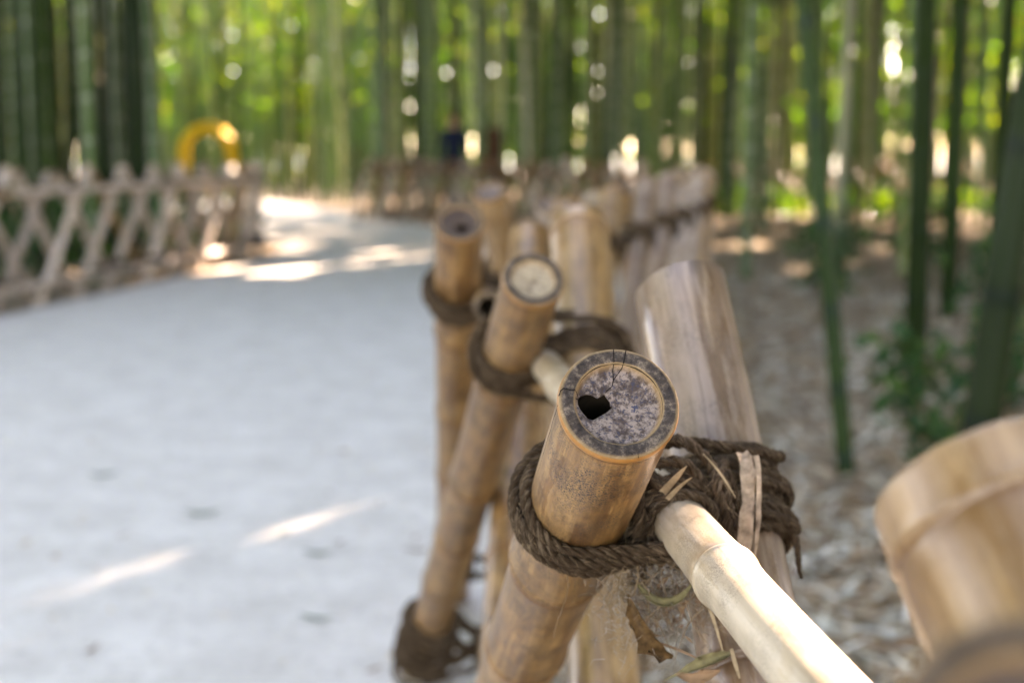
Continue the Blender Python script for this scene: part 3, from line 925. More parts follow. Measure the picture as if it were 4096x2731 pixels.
# turns round the rail
yr = Vector((-0.1, 1, 0)).normalized()
exL = Vector((1, 0.1, 0)).normalized(); eyL = Vector((0, 0, 1))
for y, ex_r in ((0.948, 0.0), (0.9565, 0.0), (0.965, 0.0), (0.973, 0.0), (0.953, 0.0065), (0.962, 0.0065)):
    turn(loop_points(rail_at(y), exL, eyL, [(0, 0, 0.0187 + ex_r)], RR * .95, 0.0022, rdh, 0.0008, (0.05, rdh.uniform(-.08, .08))), RR)
# frapping turns pulled tight between rail and canes
for dx, y, zc, ry, rz, tl in ((-0.029, 0.955, -0.004, 0.010, 0.034, (0.0, 0.02)), (-0.024, 0.972, -0.002, 0.010, 0.031, (0.0, -0.10)), (0.031, 0.962, 0.006, 0.008, 0.024, (0.0, -0.24)), (0.038, 0.972, 0.002, 0.008, 0.026, (0.0, -0.20)), (0.045, 0.985, 0.006, 0.008, 0.026, (0., -.3))):
    c = rail_at(y) + Vector((dx, 0, zc))
    turn(loop_points(c, Vector((0, 1, 0)), Vector((0, 0, 1)), [(0, rz - 0.010, ry), (0, -(rz - 0.010), ry)], RR * .9, 0.0022, rdh, 0.0012, tl), RR * .95)
# the long strand over the top and the loose ends
def bez(p, n=40):
    p = [Vector(q) for q in p]
    out = []
    for i in range(n):
        t = i / (n - 1)
        q = list(p)
        while len(q) > 1: q = [q[j].lerp(q[j + 1], t) for j in range(len(q) - 1)]
        out.append(q[0])
    return out
turn(bez([(0.090, 0.985, 0.792), (0.115, 0.998, 0.802), (0.15, 1.0, 0.792), (0.185, 1.01, 0.783), (0.212, 1.05, 0.772), (0.205, 1.09, 0.765)], 60), RR, 0.0085, False)
turn(bez([(0.100, 0.965, 0.785), (0.118, 0.955, 0.800), (0.135, 0.952, 0.780), (0.142, 0.956, 0.752), (0.140, 0.962, 0.735)], 40), RR * .95, 0.0085, False)
turn(bez([(0.108, 0.985, 0.800), (0.126, 0.965, 0.806), (0.146, 0.962, 0.785), (0.152, 0.965, 0.755), (0.149, 0.975, 0.735)], 40), RR * .95, 0.0085, False)
turn(bez([(0.204, 1.02, 0.728), (0.212, 1.015, 0.716), (0.208, 1.01, 0.703), (0.211, 1.005, 0.692)], 24), RR * .8, 0.0085, False, taper=True)

def tubes(curves, r, segs=3, taper=True):
    V = []; F = []
    for c in curves:
        n = len(c); st = len(V)
        for i, p in enumerate(c):
            t = (c[min(i + 1, n - 1)] - c[max(i - 1, 0)]).normalized()
            a = t.orthogonal().normalized(); b = t.cross(a)
            rr = r * (1 - 0.75 * i / (n - 1)) if taper else r
            for k in range(segs):
                q = 2 * math.pi * k / segs
                V.append(tuple(p + (a * math.cos(q) + b * math.sin(q)) * rr))
        for i in range(n - 1):
            for k in range(segs):
                F.append((st + i * segs + k, st + i * segs + (k + 1) % segs, st + (i + 1) * segs + (k + 1) % segs, st + (i + 1) * segs + k))
    return V, F
V, F = tubes(FIB, 0.00028)
fo = obj("fibre", mesh("fibre", np.array(V) - np.array(WORLD[lash.name].translation), F), lash, [M_FIBRE]); fo["kind"] = "stuff"

# ------------------------------------------------------------------ debris caught in the lashing
def ribbon(name, pts, widths, nrm, m, label, cat, curl=0.0, thick=0.0004, ragged=0.0):
    """thin strip along pts, nrm gives the face direction; curl bends it across"""
    P = [Vector(p) for p in pts]
    rr_ = random.Random(len(label))
    V = []; F = []
    K = 5
    for i, p in enumerate(P):
        t = (P[min(i + 1, len(P) - 1)] - P[max(i - 1, 0)]).normalized()
        nn = Vector(nrm); nn = (nn - t * nn.dot(t)).normalized()
        s = t.cross(nn)
        for lay in (0, 1):
            for k in range(K):
                f = k / (K - 1) * 2 - 1
                if ragged and abs(f) > .9: f *= 1 + ragged * rr_.uniform(-1, .5)
                V.append(tuple(p + s * (f * widths[i]) + nn * (ragged * widths[i] * rr_.uniform(-.4, .4)) + nn * (curl * widths[i] * f * f - lay * thick)))
    for i in range(len(P) - 1):
        for lay in (0, 1):
            for k in range(K - 1):
                a = i * 2 * K + lay * K + k; b = a + 2 * K
                f = (a, a + 1, b + 1, b)
                F.append(f if lay else f[::-1])
        for k in (0, K - 1):
            a = i * 2 * K + k
            F.append((a, a + K, a + 3 * K, a + 2 * K))
    o0 = P[0]
    return tag(obj(name, mesh(name, np.array(V) - np.array(o0), F), None, [m], loc=o0), label, cat)

ribbon("dry_sheath_strip", bez([(0.163, 0.985, 0.790), (0.165, 0.962, 0.782), (0.163, 0.948, 0.762), (0.161, 0.944, 0.742), (0.156, 0.948, 0.722), (0.150, 0.952, 0.708)], 16),
       [0.004, .0045, .005, .005, .0048, .0046, .0046, .005, .005, .0052, .0055, .006, .007, .008, .0075, .005], (-0.15, -1, 0.35), M_HUSK, "pale torn sheath strip hanging over the rope turns", "sheath", 0.5, ragged=0.3)
ribbon("dry_sheath_strip", bez([(0.1705, 0.975, 0.790), (0.171, 0.958, 0.778), (0.169, 0.946, 0.752), (0.166, 0.944, 0.726)], 12),
       [0.002] * 8 + [.0018, .0014, .001, .0005], (-0.15, -1, 0.35), M_HUSK, "narrow pale sheath shred right of the wide torn strip", "sheath", 0.4, ragged=0.4)
ribbon("bamboo_splinter", bez([(0.100, 0.925, 0.776), (0.107, 0.917, 0.787), (0.114, 0.910, 0.797)], 8), [.0026, .0026, .0024, .0022, .002, .0016, .001, .0003], (0.3, -1, .4), M_STRAW, "pale pointed bamboo splinter poking out beside the holed cut end", "splinter", 0.4)
ribbon("bamboo_splinter", bez([(0.103, 0.922, 0.772), (0.111, 0.915, 0.784), (0.117, 0.907, 0.790)], 8), [.0016, .0016, .0015, .0013, .0011, .0008, .0005, .0002], (0.3, -1, .4), M_STRAW, "thin lower splinter of the pale pair beside the cut end", "splinter", 0.3)
ribbon("straw", bez([(0.128, 0.935, 0.800), (0.140, 0.930, 0.789), (0.149, 0.925, 0.772)], 8), [.0004, .0005, .0006, .0007, .0007, .0006, .0005, .0002], (0, -1, .4), M_STRAW, "thin pale straw lying across the rope knot", "straw", 0.0)
ribbon("dry_leaf", bez([(0.078, 0.925, 0.706), (0.082, 0.915, 0.692), (0.090, 0.910, 0.679), (0.100, 0.915, 0.668), (0.108, 0.92, 0.664)], 12), [.001, .003, .0045, .0055, .0065, .0075, .008, .0075, .006, .005, .003, .001], (-0.5, -0.9, .15), M_LEAF_DARK, "curled dark brown dead leaf hanging under the lashing", "leaf", 0.9, ragged=0.45)
ribbon("dry_leaf", bez([(0.084, 0.925, 0.713), (0.094, 0.91, 0.700), (0.108, 0.91, 0.698), (0.122, 0.925, 0.715)], 12), [.0008, .002, .003, .0036, .004, .004, .004, .0036, .003, .002, .0014, .0006], (0.1, -0.5, .9), M_OLIVE, "narrow curved dry leaf slung under the pale rail", "leaf", 0.5)
ribbon("dry_leaf", bez([(0.105, 0.94, 0.640), (0.118, 0.92, 0.655), (0.134, 0.915, 0.664), (0.149, 0.93, 0.663)], 14), [.0003, .0006, .001, .0016, .0022, .003, .0034, .0038, .004, .0038, .0034, .003, .002, .0012], (-0.1, -0.8, .6), M_OLIVE, "folded olive dry leaf below the pale rail", "leaf", 1.2, ragged=0.25)
ribbon("dry_leaf", bez([(0.112, 0.93, 0.648), (0.122, 0.92, 0.648), (0.132, 0.915, 0.652), (0.140, 0.92, 0.655)], 8), [.001, .002, .003, .004, .004, .0035, .002, .0008], (-0.1, -0.9, .3), M_LEAF_BROWN, "small brown leaf scrap tucked under the folded olive leaf", "leaf", 0.6, ragged=0.6)
ribbon("straw", bez([(0.126, 0.925, 0.715), (0.134, 0.915, 0.695), (0.140, 0.91, 0.672)], 8), [.0016, .0016, .0015, .0014, .0012, .001, .0008, .0004], (0, -1, .2), M_STRAW, "straw strip hanging along the underside of the pale rail", "straw")
ribbon("straw", bez([(0.148, 0.925, 0.668), (0.150, 0.92, 0.660), (0.153, 0.918, 0.650)], 6), [.0012, .0014, .0015, .0014, .001, .0006], (0, -1, .2), M_STRAW, "short straw stub at the end of the folded olive leaf", "straw")
ribbon("straw", bez([(0.095, 0.93, 0.672), (0.112, 0.925, 0.668), (0.128, 0.925, 0.660)], 8), [.0005, .0007, .0009, .0009, .0009, .0008, .0006, .0003], (0, -1, .2), M_LEAF_BROWN, "thin brown twig across the gap under the lashing", "twig")
# grey fluff of old web and fibres
fl = []
for _ in range(1500):
    c = Vector((random.gauss(0.100, 0.018), random.gauss(0.950, 0.014), random.gauss(0.697, 0.020)))
    d = Vector((random.gauss(0, 1), random.gauss(0, 1), random.gauss(0, 1))).normalized() * random.uniform(.004, .012)
    e = Vector((random.gauss(0, 1), random.gauss(0, 1), random.gauss(0, 1))) * .002
    fl.append([c, c + d * .5 + e, c + d])
V, F = tubes(fl, 0.00028)
fo = obj("web_fluff", mesh("web_fluff", V, F), None, [M_FLUFF])
fr = []
for _ in range(150):
    c = Vector((random.gauss(0.094, 0.02), random.gauss(0.945, 0.012), random.gauss(0.712, 0.012)))
    d = Vector((random.gauss(0.1, .6), random.gauss(0, .5), random.gauss(-.6, .5))).normalized() * random.uniform(.015, .045)
    e = Vector((random.gauss(0, 1), random.gauss(0, 1), random.gauss(0, 1))) * .008
    fr.append(bez([c, c + d * .4 + e, c + d * .8 - e * .6, c + d], 7))
V, F = tubes(fr, 0.0005)
tag(obj("frayed_fibres", mesh("frayed_fibres", V, F), None, [M_FIBRE]), "tangle of frayed brown fibres hanging below the rope lashing", None, None, "stuff")
Q = []
for _ in range(130):
    c = np.array([random.gauss(0.104, 0.013), random.gauss(0.950, 0.010), random.gauss(0.692, 0.014)])
    d = rng.normal(0, 1, 3); d /= np.linalg.norm(d); e = np.cross(d, rng.normal(0, 1, 3)); e /= np.linalg.norm(e)
    l_, w_ = random.uniform(.002, .007), random.uniform(.0008, .003)
    Q.append([c - d * l_, c + e * w_, c + d * l_ * .8, c - e * w_ * .7])
cr = obj("husk_crumbs", quad_mesh("husk_crumbs", np.array(Q)), None, [M_LEAF_BROWN])
tag(cr, "crumbs of brown and pale husk caught in the webs under the lashing", None, None, "stuff")
tag(fo, "grey brown fluff of old webs and fibres under the rope lashing", None, None, "stuff")

# ------------------------------------------------------------------ the other fences
LC = [(x * K - 0.12, y * K) for x, y in [(-3.72, 5.7), (-3.6, 6.4), (-3.47, 7.1), (-3.36, 7.75), (-3.25, 8.4), (-3.14, 9.05), (-3.02, 9.7), (-2.90, 10.4), (-2.78, 11.1), (-2.66, 11.8), (-2.54, 12.5), (-2.42, 13.2), (-2.42, 13.95), (-2.55, 14.7), (-2.95, 15.35), (-3.45, 15.9), (-3.95, 16.4)]]
_d = np.r_[0, np.cumsum([math.hypot(LC[i + 1][0] - LC[i][0], LC[i + 1][1] - LC[i][1]) for i in range(len(LC) - 1)])]
_s = np.arange(0, _d[-1], 0.58)
LC = [(float(np.interp(q, _d, [p[0] for p in LC])), float(np.interp(q, _d, [p[1] for p in LC]))) for q in _s]
fence("bamboo_fence", "greyed bamboo lattice fence along the left edge of the path", LC, [M_PALE2, M_TAN, M_GREY, M_PALE2], 12, False, 51, rope_r=0.007, off=0.07, rads=(0.031, 0.038), rail_r=0.026, rail_off=-0.12, jit=0.03, top_septum=False)
FC = [((-2.05 + 3.55 * i / 12) * K, (21.0 - 4.6 * i / 12) * K) for i in range(13)]
FC = [(FC[0][0] + (FC[-1][0] - FC[0][0]) * i / 17, FC[0][1] + (FC[-1][1] - FC[0][1]) * i / 17) for i in range(18)]
fence("bamboo_fence", "far brown bamboo lattice fence at the bend of the path", FC, [M_TAN, M_PALE2, M_BROWN, M_GREY], 10, False, 61, rope_r=0.008, jit=0.03, rads=(0.036, 0.046), top_septum=False)
GC = [(3.8 + 0.76 * i, 29.8 - 0.12 * i) for i in range(8)]
fence("bamboo_fence", "sunlit bamboo lattice fence far back on the right among culms", GC, [M_PALE, M_GREY, M_TAN], 8, False, 71, rope_r=0.0075, jit=0.03, top_septum=False)

# ------------------------------------------------------------------ green bamboo
def culm_mesh(h, r, sp0, segs, seed, lean=0.0):
    rd = random.Random(seed)
    z = 0.0; zs = [0.0]; rs = [r * 1.03]; ring = [0.0]
    f = lambda z: r * (1 - 0.62 * (z / h) ** 1.3)
    nxt = rd.uniform(0.08, 0.2); gap = sp0 * 0.6
    while nxt < h:
        for dz, k, g in ((-0.05, 1.0, 0.15), (-0.012, 1.0, 0.9), (-0.004, 1.06, 1.0), (0.004, 0.985, 0.6), (0.012, 1.05, 0.4), (0.03, 1.0, 0.0)):
            if nxt + dz > zs[-1] + 1e-4:
                zs.append(nxt + dz); rs.append(f(nxt) * k); ring.append(g)
        gap = min(sp0, gap * 1.12) * rd.uniform(0.95, 1.05)
        nxt += gap
    zs.append(h); rs.append(f(h)); ring.append(0)
    ph = rd.uniform(0, 6.28)
    b = rd.uniform(0.1, 0.5)
    bend = lambda z: (b * (z / h) ** 2 * math.cos(ph), b * (z / h) ** 2 * math.sin(ph))
    V, F = lathe(zs, rs, segs, bend)
    F.append([(len(zs) - 1) * segs + j for j in range(segs)])
    return mesh("bamboo_culm", V, F, True, None, {"ring": [g for g in ring for _ in range(segs)]})

def lone_culm(base, lean, r, sp, m, label, h=11.0, seed=1):
    base = (base[0] * K, base[1] * K, 0)
    d = Vector((lean[0], lean[1], 1)).normalized()
    o = obj("bamboo_culm", culm_mesh(h, r, sp, 20, seed), None, [m], loc=Vector(base) - d * 0.03, mat3=frame_from(d))
    return tag(o, label, "bamboo")
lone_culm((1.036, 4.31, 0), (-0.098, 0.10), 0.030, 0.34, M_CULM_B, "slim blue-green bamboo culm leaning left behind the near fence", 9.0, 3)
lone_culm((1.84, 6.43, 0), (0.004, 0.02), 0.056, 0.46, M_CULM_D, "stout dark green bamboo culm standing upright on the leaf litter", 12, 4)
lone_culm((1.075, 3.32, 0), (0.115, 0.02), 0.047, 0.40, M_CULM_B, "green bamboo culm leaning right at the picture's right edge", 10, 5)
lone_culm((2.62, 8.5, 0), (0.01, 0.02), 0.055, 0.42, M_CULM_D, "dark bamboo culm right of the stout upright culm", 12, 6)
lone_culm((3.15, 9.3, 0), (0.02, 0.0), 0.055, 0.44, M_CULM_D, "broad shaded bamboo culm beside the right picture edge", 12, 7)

# the grove: every cane of the near ranks an object, the rest one mass
LEFT = LC
def bad_spot(x, y):
    if in_poly(np.array([x]), np.array([y]), path_poly)[0]: return True
    for d in (0.45,):
        for dx, dy in ((d, 0), (-d, 0), (0, d), (0, -d)):
            if in_poly(np.array([x + dx]), np.array([y + dy]), path_poly)[0]: return True
    for C_ in (FC, GC):
        for cx, cy in C_:
            if math.hypot(x - cx, y - cy) < 0.42: return True
    if 0.0 < x < 0.5 * y + 1 and y < 21.0 and x > -0.5: return random.random() > (0.07 if y > 10 else 0.0)
    return False
spots = []
grid = {}
def try_spot(x, y, dmin):
    g = (int(x // 0.7), int(y // 0.7))
    for i in (-1, 0, 1):
        for j in (-1, 0, 1):
            for px, py in grid.get((g[0] + i, g[1] + j), ()):
                if (px - x) ** 2 + (py - y) ** 2 < dmin * dmin: return False
    grid.setdefault(g, []).append((x, y)); return True
for _ in range(11000):
    y = random.uniform(8.8, 60)
    hw = 0.42 * y + 3.5
    x = random.uniform(-hw, hw + 8)
    if y > 26 and random.random() < 0.35: continue
    if bad_spot(x, y) or culm_shades_gap(x, y, 12, BIGGAPS[:1], 0.3) or culm_shades_gap(x, y, 12, BIGGAPS[1:2], 0.06): continue
    if (y < 20.6 and abs(x / y + 0.212) < 0.032) or (y < 24.5 and (abs(x / y + 0.0405) < 0.016 or abs(x / y + 0.0125) < 0.01)): continue
    if y > 15 and culm_shades_gap(x, y, 12, BIGGAPS[2:], -0.1) and random.random() < 0.6: continue
    if y > 25 and culm_shades_gap(x, y, 12, BIGGAPS[6:9], -0.4) and random.random() < 0.8: continue
    if not try_spot(x, y, 0.43): continue
    spots.append((x, y))
# shade-giving canes to the right of the fence, outside the picture
for _ in range(1500):
    y = random.uniform(-12, 22); x = random.uniform(2.0, 20)
    if x < 0.42 * y + 0.9: continue
    if culm_shades_gap(x, y, 12, BIGGAPS[:1], 0.3) or culm_shades_gap(x, y, 12, BIGGAPS[1:2], 0.06): continue
    if try_spot(x, y, 0.75): spots.append((x, y))
for _ in range(500):
    y = random.uniform(-12, 9); x = -random.uniform(4.9, 12)
    if try_spot(x, y, 0.75): spots.append((x, y))
spots.sort(key=lambda p: p[1])
VAR = [culm_mesh(random.uniform(11, 13), 0.05, random.uniform(0.28, 0.38), 10, 100 + i) for i in range(6)]
variants = []
for mi_, m in enumerate((M_CULM, M_CULM_Y, M_CULM_D, M_CULM_P)):
    row = []
    for v in VAR[:3 if mi_ else 6]:
        c = v.copy(); c.materials.append(m); row.append(c)
    variants.append(row)
nind = 0
rest = []
for x, y in spots:
    vis = abs(x) < 0.362 * y + 0.25 and y > 8.5
    if vis and nind < 290:
        u = random.random()
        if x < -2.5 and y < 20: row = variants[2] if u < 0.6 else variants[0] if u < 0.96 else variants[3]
        else: row = variants[0] if u < 0.55 else variants[1] if u < 0.8 else variants[2] if u < 0.93 else variants[3]
        o = bpy.data.objects.new("bamboo_culm", random.choice(row))
        COL.objects.link(o)
        s = random.uniform(0.55, 1.05)
        o.location = (x, y, -0.03)
        o.rotation_euler = (random.gauss(0, 0.018), random.gauss(0, 0.018), random.uniform(0, 6.28))
        o.scale = (s, s, 1)
        look = {0: "green", 1: "yellowing", 2: "dark green", 3: "pale dead"}[[id(r_) for r_ in variants].index(id(row))]
        if x < -1.9 and y < 21: tag(o, look + " bamboo culm in the shaded grove behind the left fence", "bamboo", "culms behind the left fence")
        elif x > 0.05 * y + 1.2 and y < 29: tag(o, look + " bamboo culm rising from the litter on the right, blurred", "bamboo", "culms on the right")
        else: tag(o, look + " blurred bamboo culm in the dense grove beyond the path", "bamboo", "culms of the grove beyond the path")
        nind += 1
    else:
        rest.append((x, y))
def mass(name, pts, m, label, segs=6):
    V = []; F = []
    for x, y in pts:
        h = random.uniform(10, 13); r = random.uniform(0.028, 0.05)
        lx, ly = random.gauss(0, 0.02), random.gauss(0, 0.02)
        st = len(V)
        zs = [0, h * .3, h * .6, h]
        for z in zs:
            for j in range(segs):
                a = 2 * math.pi * j / segs
                rr = r * (1 - 0.6 * z / h)
                V.append((x + lx * z + rr * math.cos(a), y + ly * z + rr * math.sin(a), z - 0.02))
        for i in range(len(zs) - 1):
            for j in range(segs):
                F.append((st + i * segs + j, st + i * segs + (j + 1) % segs, st + (i + 1) * segs + (j + 1) % segs, st + (i + 1) * segs + j))
    o = obj(name, mesh(name, V, F), None, [m])
    tag(o, label, None, None, "stuff")
random.shuffle(rest)
a_, b_ = int(len(rest) * 0.6), int(len(rest) * 0.85)
mass("distant_bamboo_grove", rest[:a_], M_CULM, "mass of green canes deep in the bamboo grove")
mass("distant_bamboo_grove", rest[a_:b_], M_CULM_Y, "yellowing canes mixed deep in the bamboo grove")
mass("distant_bamboo_grove", rest[b_:], M_CULM_D, "dark canes mixed deep in the bamboo grove")

# ------------------------------------------------------------------ foliage
def leaves(centres, per, sig, ln, wd, droop=0.5):
    n = len(centres) * per
    C = np.repeat(np.asarray(centres), per, 0) + rng.normal(0, 1, (n, 3)) * np.asarray(sig)
    d = rng.normal(0, 1, (n, 3)); d[:, 2] -= droop; d /= np.linalg.norm(d, axis=1)[:, None]
    s = np.cross(d, rng.normal(0, 1, (n, 3))); s /= np.linalg.norm(s, axis=1)[:, None] + 1e-9
    L = rng.uniform(*ln, n)[:, None]; W = rng.uniform(*wd, n)[:, None]
    Q = np.stack([C - d * L * .5, C + s * W * .5 - d * L * .05, C + d * L * .5, C - s * W * .5 - d * L * .05], 1)
    return C, Q
def canopy(name, label, box, ncl, per, sig, ln, wd, sun_blockers=None, strip=True, m=M_CANOPY):
    c = np.c_[rng.uniform(box[0], box[1], ncl), rng.uniform(box[2], box[3], ncl), rng.uniform(box[4], box[5], ncl)]
    if strip:   # open sky above the path
        k = ~in_poly(c[:, 0], c[:, 1], path_poly) | (c[:, 1] > 24)
        k &= ~((c[:, 0] > -3.6) & (c[:, 0] < 1.4) & (c[:, 1] < 12))
        c = c[k]
    if sun_blockers is not None: c = np.concatenate([c, sun_blockers])
    C, Q = leaves(c, per, sig, ln, wd)
    Q = Q[keep_out_of_gaps(C)]
    o = obj(name, quad_mesh(name, Q), None, [m])
    tag(o, label, None, None, "stuff")
canopy("bamboo_foliage", "leafy crowns of the bamboo grove right of the path, plus added sun-blocking sprays", (2.5, 22, 6, 26, 4.6, 11), 4600, 22, (0.5, 0.5, 0.35), (0.35, 0.6), (0.12, 0.2),
       sun_blockers=np.array([tuple(Vector(q) + SUN * t) for q in ((0.14, 1.19, 0.95), (0.15, 1.12, 0.88), (0.10, 0.98, 0.82), (0.13, 1.3, 0.9), (0.0, 1.6, 0.9)) for t in (11, 13, 15, 17, 19, 20)]))  # sprays added on the line to the sun to shade the near canes
canopy("bamboo_foliage", "added sun-blocking leafy sprays over the path bend", (-2.5, 10, 11, 25, 4.8, 9), 1900, 24, (0.5, 0.5, 0.35), (0.35, 0.6), (0.12, 0.2), strip=False)  # unseen overhang, added to keep sun patches off the near path
canopy("bamboo_foliage", "added sun-blocking leafy crowns above the far side of the path bend", (0.5, 12, 23, 36, 5.0, 11), 900, 24, (0.5, 0.5, 0.35), (0.35, 0.6), (0.12, 0.2), strip=False)  # added out of view to block the sun from the path bend
canopy("bamboo_foliage", "leafy crowns of the bamboo grove left of the path", (-14, -4.2, 4, 26, 5, 11), 900, 22, (0.5, 0.5, 0.35), (0.35, 0.6), (0.12, 0.2))
canopy("bamboo_foliage", "leafy crowns of the bamboo grove beyond the path", (-16, 24, 27, 52, 5.5, 11.5), 620, 22, (0.55, 0.55, 0.4), (0.35, 0.6), (0.12, 0.2))
canopy("bamboo_foliage", "leafy crowns of the grove right of and behind the viewer", (1.4, 15, -12, 6.5, 4.6, 10.5), 1000, 22, (0.5, 0.5, 0.35), (0.35, 0.6), (0.12, 0.2), strip=False)
canopy("bamboo_foliage", "leafy crowns of the grove left of and behind the viewer", (-15, -4.4, -12, 4, 4.6, 10.5), 1200, 22, (0.5, 0.5, 0.35), (0.35, 0.6), (0.12, 0.2), strip=False)
canopy("bamboo_foliage", "leafy crowns closing over the path behind the viewer", (-5, 2, -16, -7, 4.0, 10.5), 420, 22, (0.5, 0.5, 0.35), (0.35, 0.6), (0.12, 0.2), strip=False)
# leafy far edge of the grove towards the river
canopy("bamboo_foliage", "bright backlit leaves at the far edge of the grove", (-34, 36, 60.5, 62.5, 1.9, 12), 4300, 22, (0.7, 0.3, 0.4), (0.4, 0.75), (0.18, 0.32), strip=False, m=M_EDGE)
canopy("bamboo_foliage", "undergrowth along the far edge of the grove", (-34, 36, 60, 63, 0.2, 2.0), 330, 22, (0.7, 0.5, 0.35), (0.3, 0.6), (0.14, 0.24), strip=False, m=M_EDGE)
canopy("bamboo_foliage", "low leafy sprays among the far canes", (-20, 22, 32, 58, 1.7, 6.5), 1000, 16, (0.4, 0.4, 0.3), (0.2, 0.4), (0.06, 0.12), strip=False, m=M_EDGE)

# ------------------------------------------------------------------ ground cover
def litter(name, label, n, sampler, size, m):
    P = sampler(n)
    n = len(P)
    a = rng.uniform(0, 2 * math.pi, n)
    d = np.c_[np.cos(a), np.sin(a), rng.normal(0, 0.25, n)]
    s = np.c_[-np.sin(a), np.cos(a), rng.normal(0, 0.35, n)]
    L = rng.uniform(*size[0], n)[:, None]; W = rng.uniform(*size[1], n)[:, None]
    C = np.c_[P, rng.uniform(0.008, 0.03, n)]
    Q = np.stack([C - d * L * .5, C + s * W * .5, C + d * L * .5, C - s * W * .5], 1)
    Q[:, :, 2] = np.maximum(Q[:, :, 2], 0.006)
    o = obj(name, quad_mesh(name, Q), None, [m])
    tag(o, label, None, None, "stuff")
def samp_right(n):
    y = 0.3 + 21 * rng.uniform(0, 1, n) ** 1.6
    x = rng.uniform(0, 1, n) * (0.45 * y + 1.4) + 0.05
    P = np.c_[x, y]
    return P[~in_poly(P[:, 0] - 0.05, P[:, 1], path_poly)]
litter("leaf_litter", "carpet of dry pale and brown bamboo leaves right of the fence", 62000, samp_right, ((0.06, 0.14), (0.011, 0.021)), M_LITTER)
def samp_path(n):
    y = 1.6 + 10 * rng.uniform(0, 1, n) ** 1.5
    x = rng.uniform(-3, 0.9, n)
    P = np.c_[x, y]
    e = np.exp(-((0.15 - x) / 0.5) ** 2) * 0.9 + 0.1
    k = in_poly(P[:, 0], P[:, 1], path_poly) & (rng.uniform(0, 1, n) < e)
    return P[k]
litter("fallen_leaf_bits", "small leaf bits strewn on the sandy path", 4200, samp_path, ((0.012, 0.05), (0.006, 0.014)), M_LITTER)

def leaf_mesh(L, W, curl, seed):
    rd = random.Random(seed)
    V = []; F = []
    n = 9
    for i in range(n):
        t = i / (n - 1)
        w_ = W * math.sin(math.pi * min(1, t * 0.9 + 0.06)) ** 0.8 * (1 - 0.3 * t)
        z = curl * L * (t - .5) ** 2 * 1.6
        for k in (-1, 0, 1):
            V.append((L * (t - .5), k * w_ * .5, z + abs(k) * w_ * 0.22 + rd.uniform(0, .0006)))
    for i in range(n - 1):
        for k in range(2):
            a = i * 3 + k
            F.append((a, a + 1, a + 4, a + 3))
    return mesh("fallen_leaf", V, F)
for i, (x, y, a, L, m, lb) in enumerate([
        (-0.857, 3.84, 0.2, 0.11, M_LEAF_GREEN, "dark green-grey fallen leaf in the middle of the path"),
        (-0.485, 3.45, -0.1, 0.085, M_LEAF_GREEN, "grey-green fallen leaf on the path nearer the fence"),
        (-0.601, 3.635, 1.2, 0.06, M_LEAF_GREEN, "small green fallen leaf between the two larger path leaves"),
        (-1.265, 4.32, 0.4, 0.10, M_LEAF_GREEN, "faint grey-green fallen leaf on the left of the path"),
        (-0.237, 3.48, 0.05, 0.07, M_LEAF_BROWN, "tan fallen leaf lying beside the second fence cane"),
        (-0.847, 2.76, 1.3, 0.055, M_LEAF_BROWN, "brown fallen leaf beside the sun streak on the path"),
        (-0.42, 2.95, -0.2, 0.08, M_LEAF_GREEN, "faded green fallen leaf low on the path near the fence foot"),
        (-1.02, 3.62, 0.9, 0.045, M_LEAF_BROWN, "tiny brown fallen leaf above the sun streak")]):
    o = obj("fallen_leaf", leaf_mesh(L, L * 0.24, 0.35, i), None, [m])
    o.location = (x * K, y * K, 0.006); o.rotation_euler = (0, 0, a)
    tag(o, lb, "leaf")

def samp_left(n):
    P = np.c_[rng.uniform(-9, -2.4, n), rng.uniform(7, 19.5, n)]
    lx = np.interp(P[:, 1], [p[1] for p in LC[:15]], [p[0] for p in LC[:15]])
    return P[(P[:, 0] < lx - 0.35) & (P[:, 0] > lx - 3.0) & ~in_poly(P[:, 0] + 0.3, P[:, 1], path_poly)]
P_ = samp_left(900)
C_, Q_ = leaves(np.c_[P_, rng.uniform(0.05, 0.55, len(P_))], 14, (0.16, 0.16, 0.1), (0.08, 0.16), (0.04, 0.07), 0.2)
Q_[:, :, 2] = np.maximum(Q_[:, :, 2], 0.01)
tag(obj("undergrowth", quad_mesh("undergrowth", Q_), None, [M_SHRUB]), "dark green ground plants behind the left fence", None, None, "stuff")

P_ = np.c_[rng.uniform(0.8, 10.5, 380), rng.uniform(23.2, 27.5, 380)]
C_, Q_ = leaves(np.c_[P_, rng.uniform(0.02, 0.3, 380)], 14, (0.2, 0.2, 0.07), (0.12, 0.24), (0.05, 0.09), 0.2)
Q_[:, :, 2] = np.maximum(Q_[:, :, 2], 0.01)
tag(obj("ground_plants", quad_mesh("ground_plants", Q_), None, [M_CANOPY]), "sunlit green ground plants at the back of the leaf litter", None, None, "stuff")

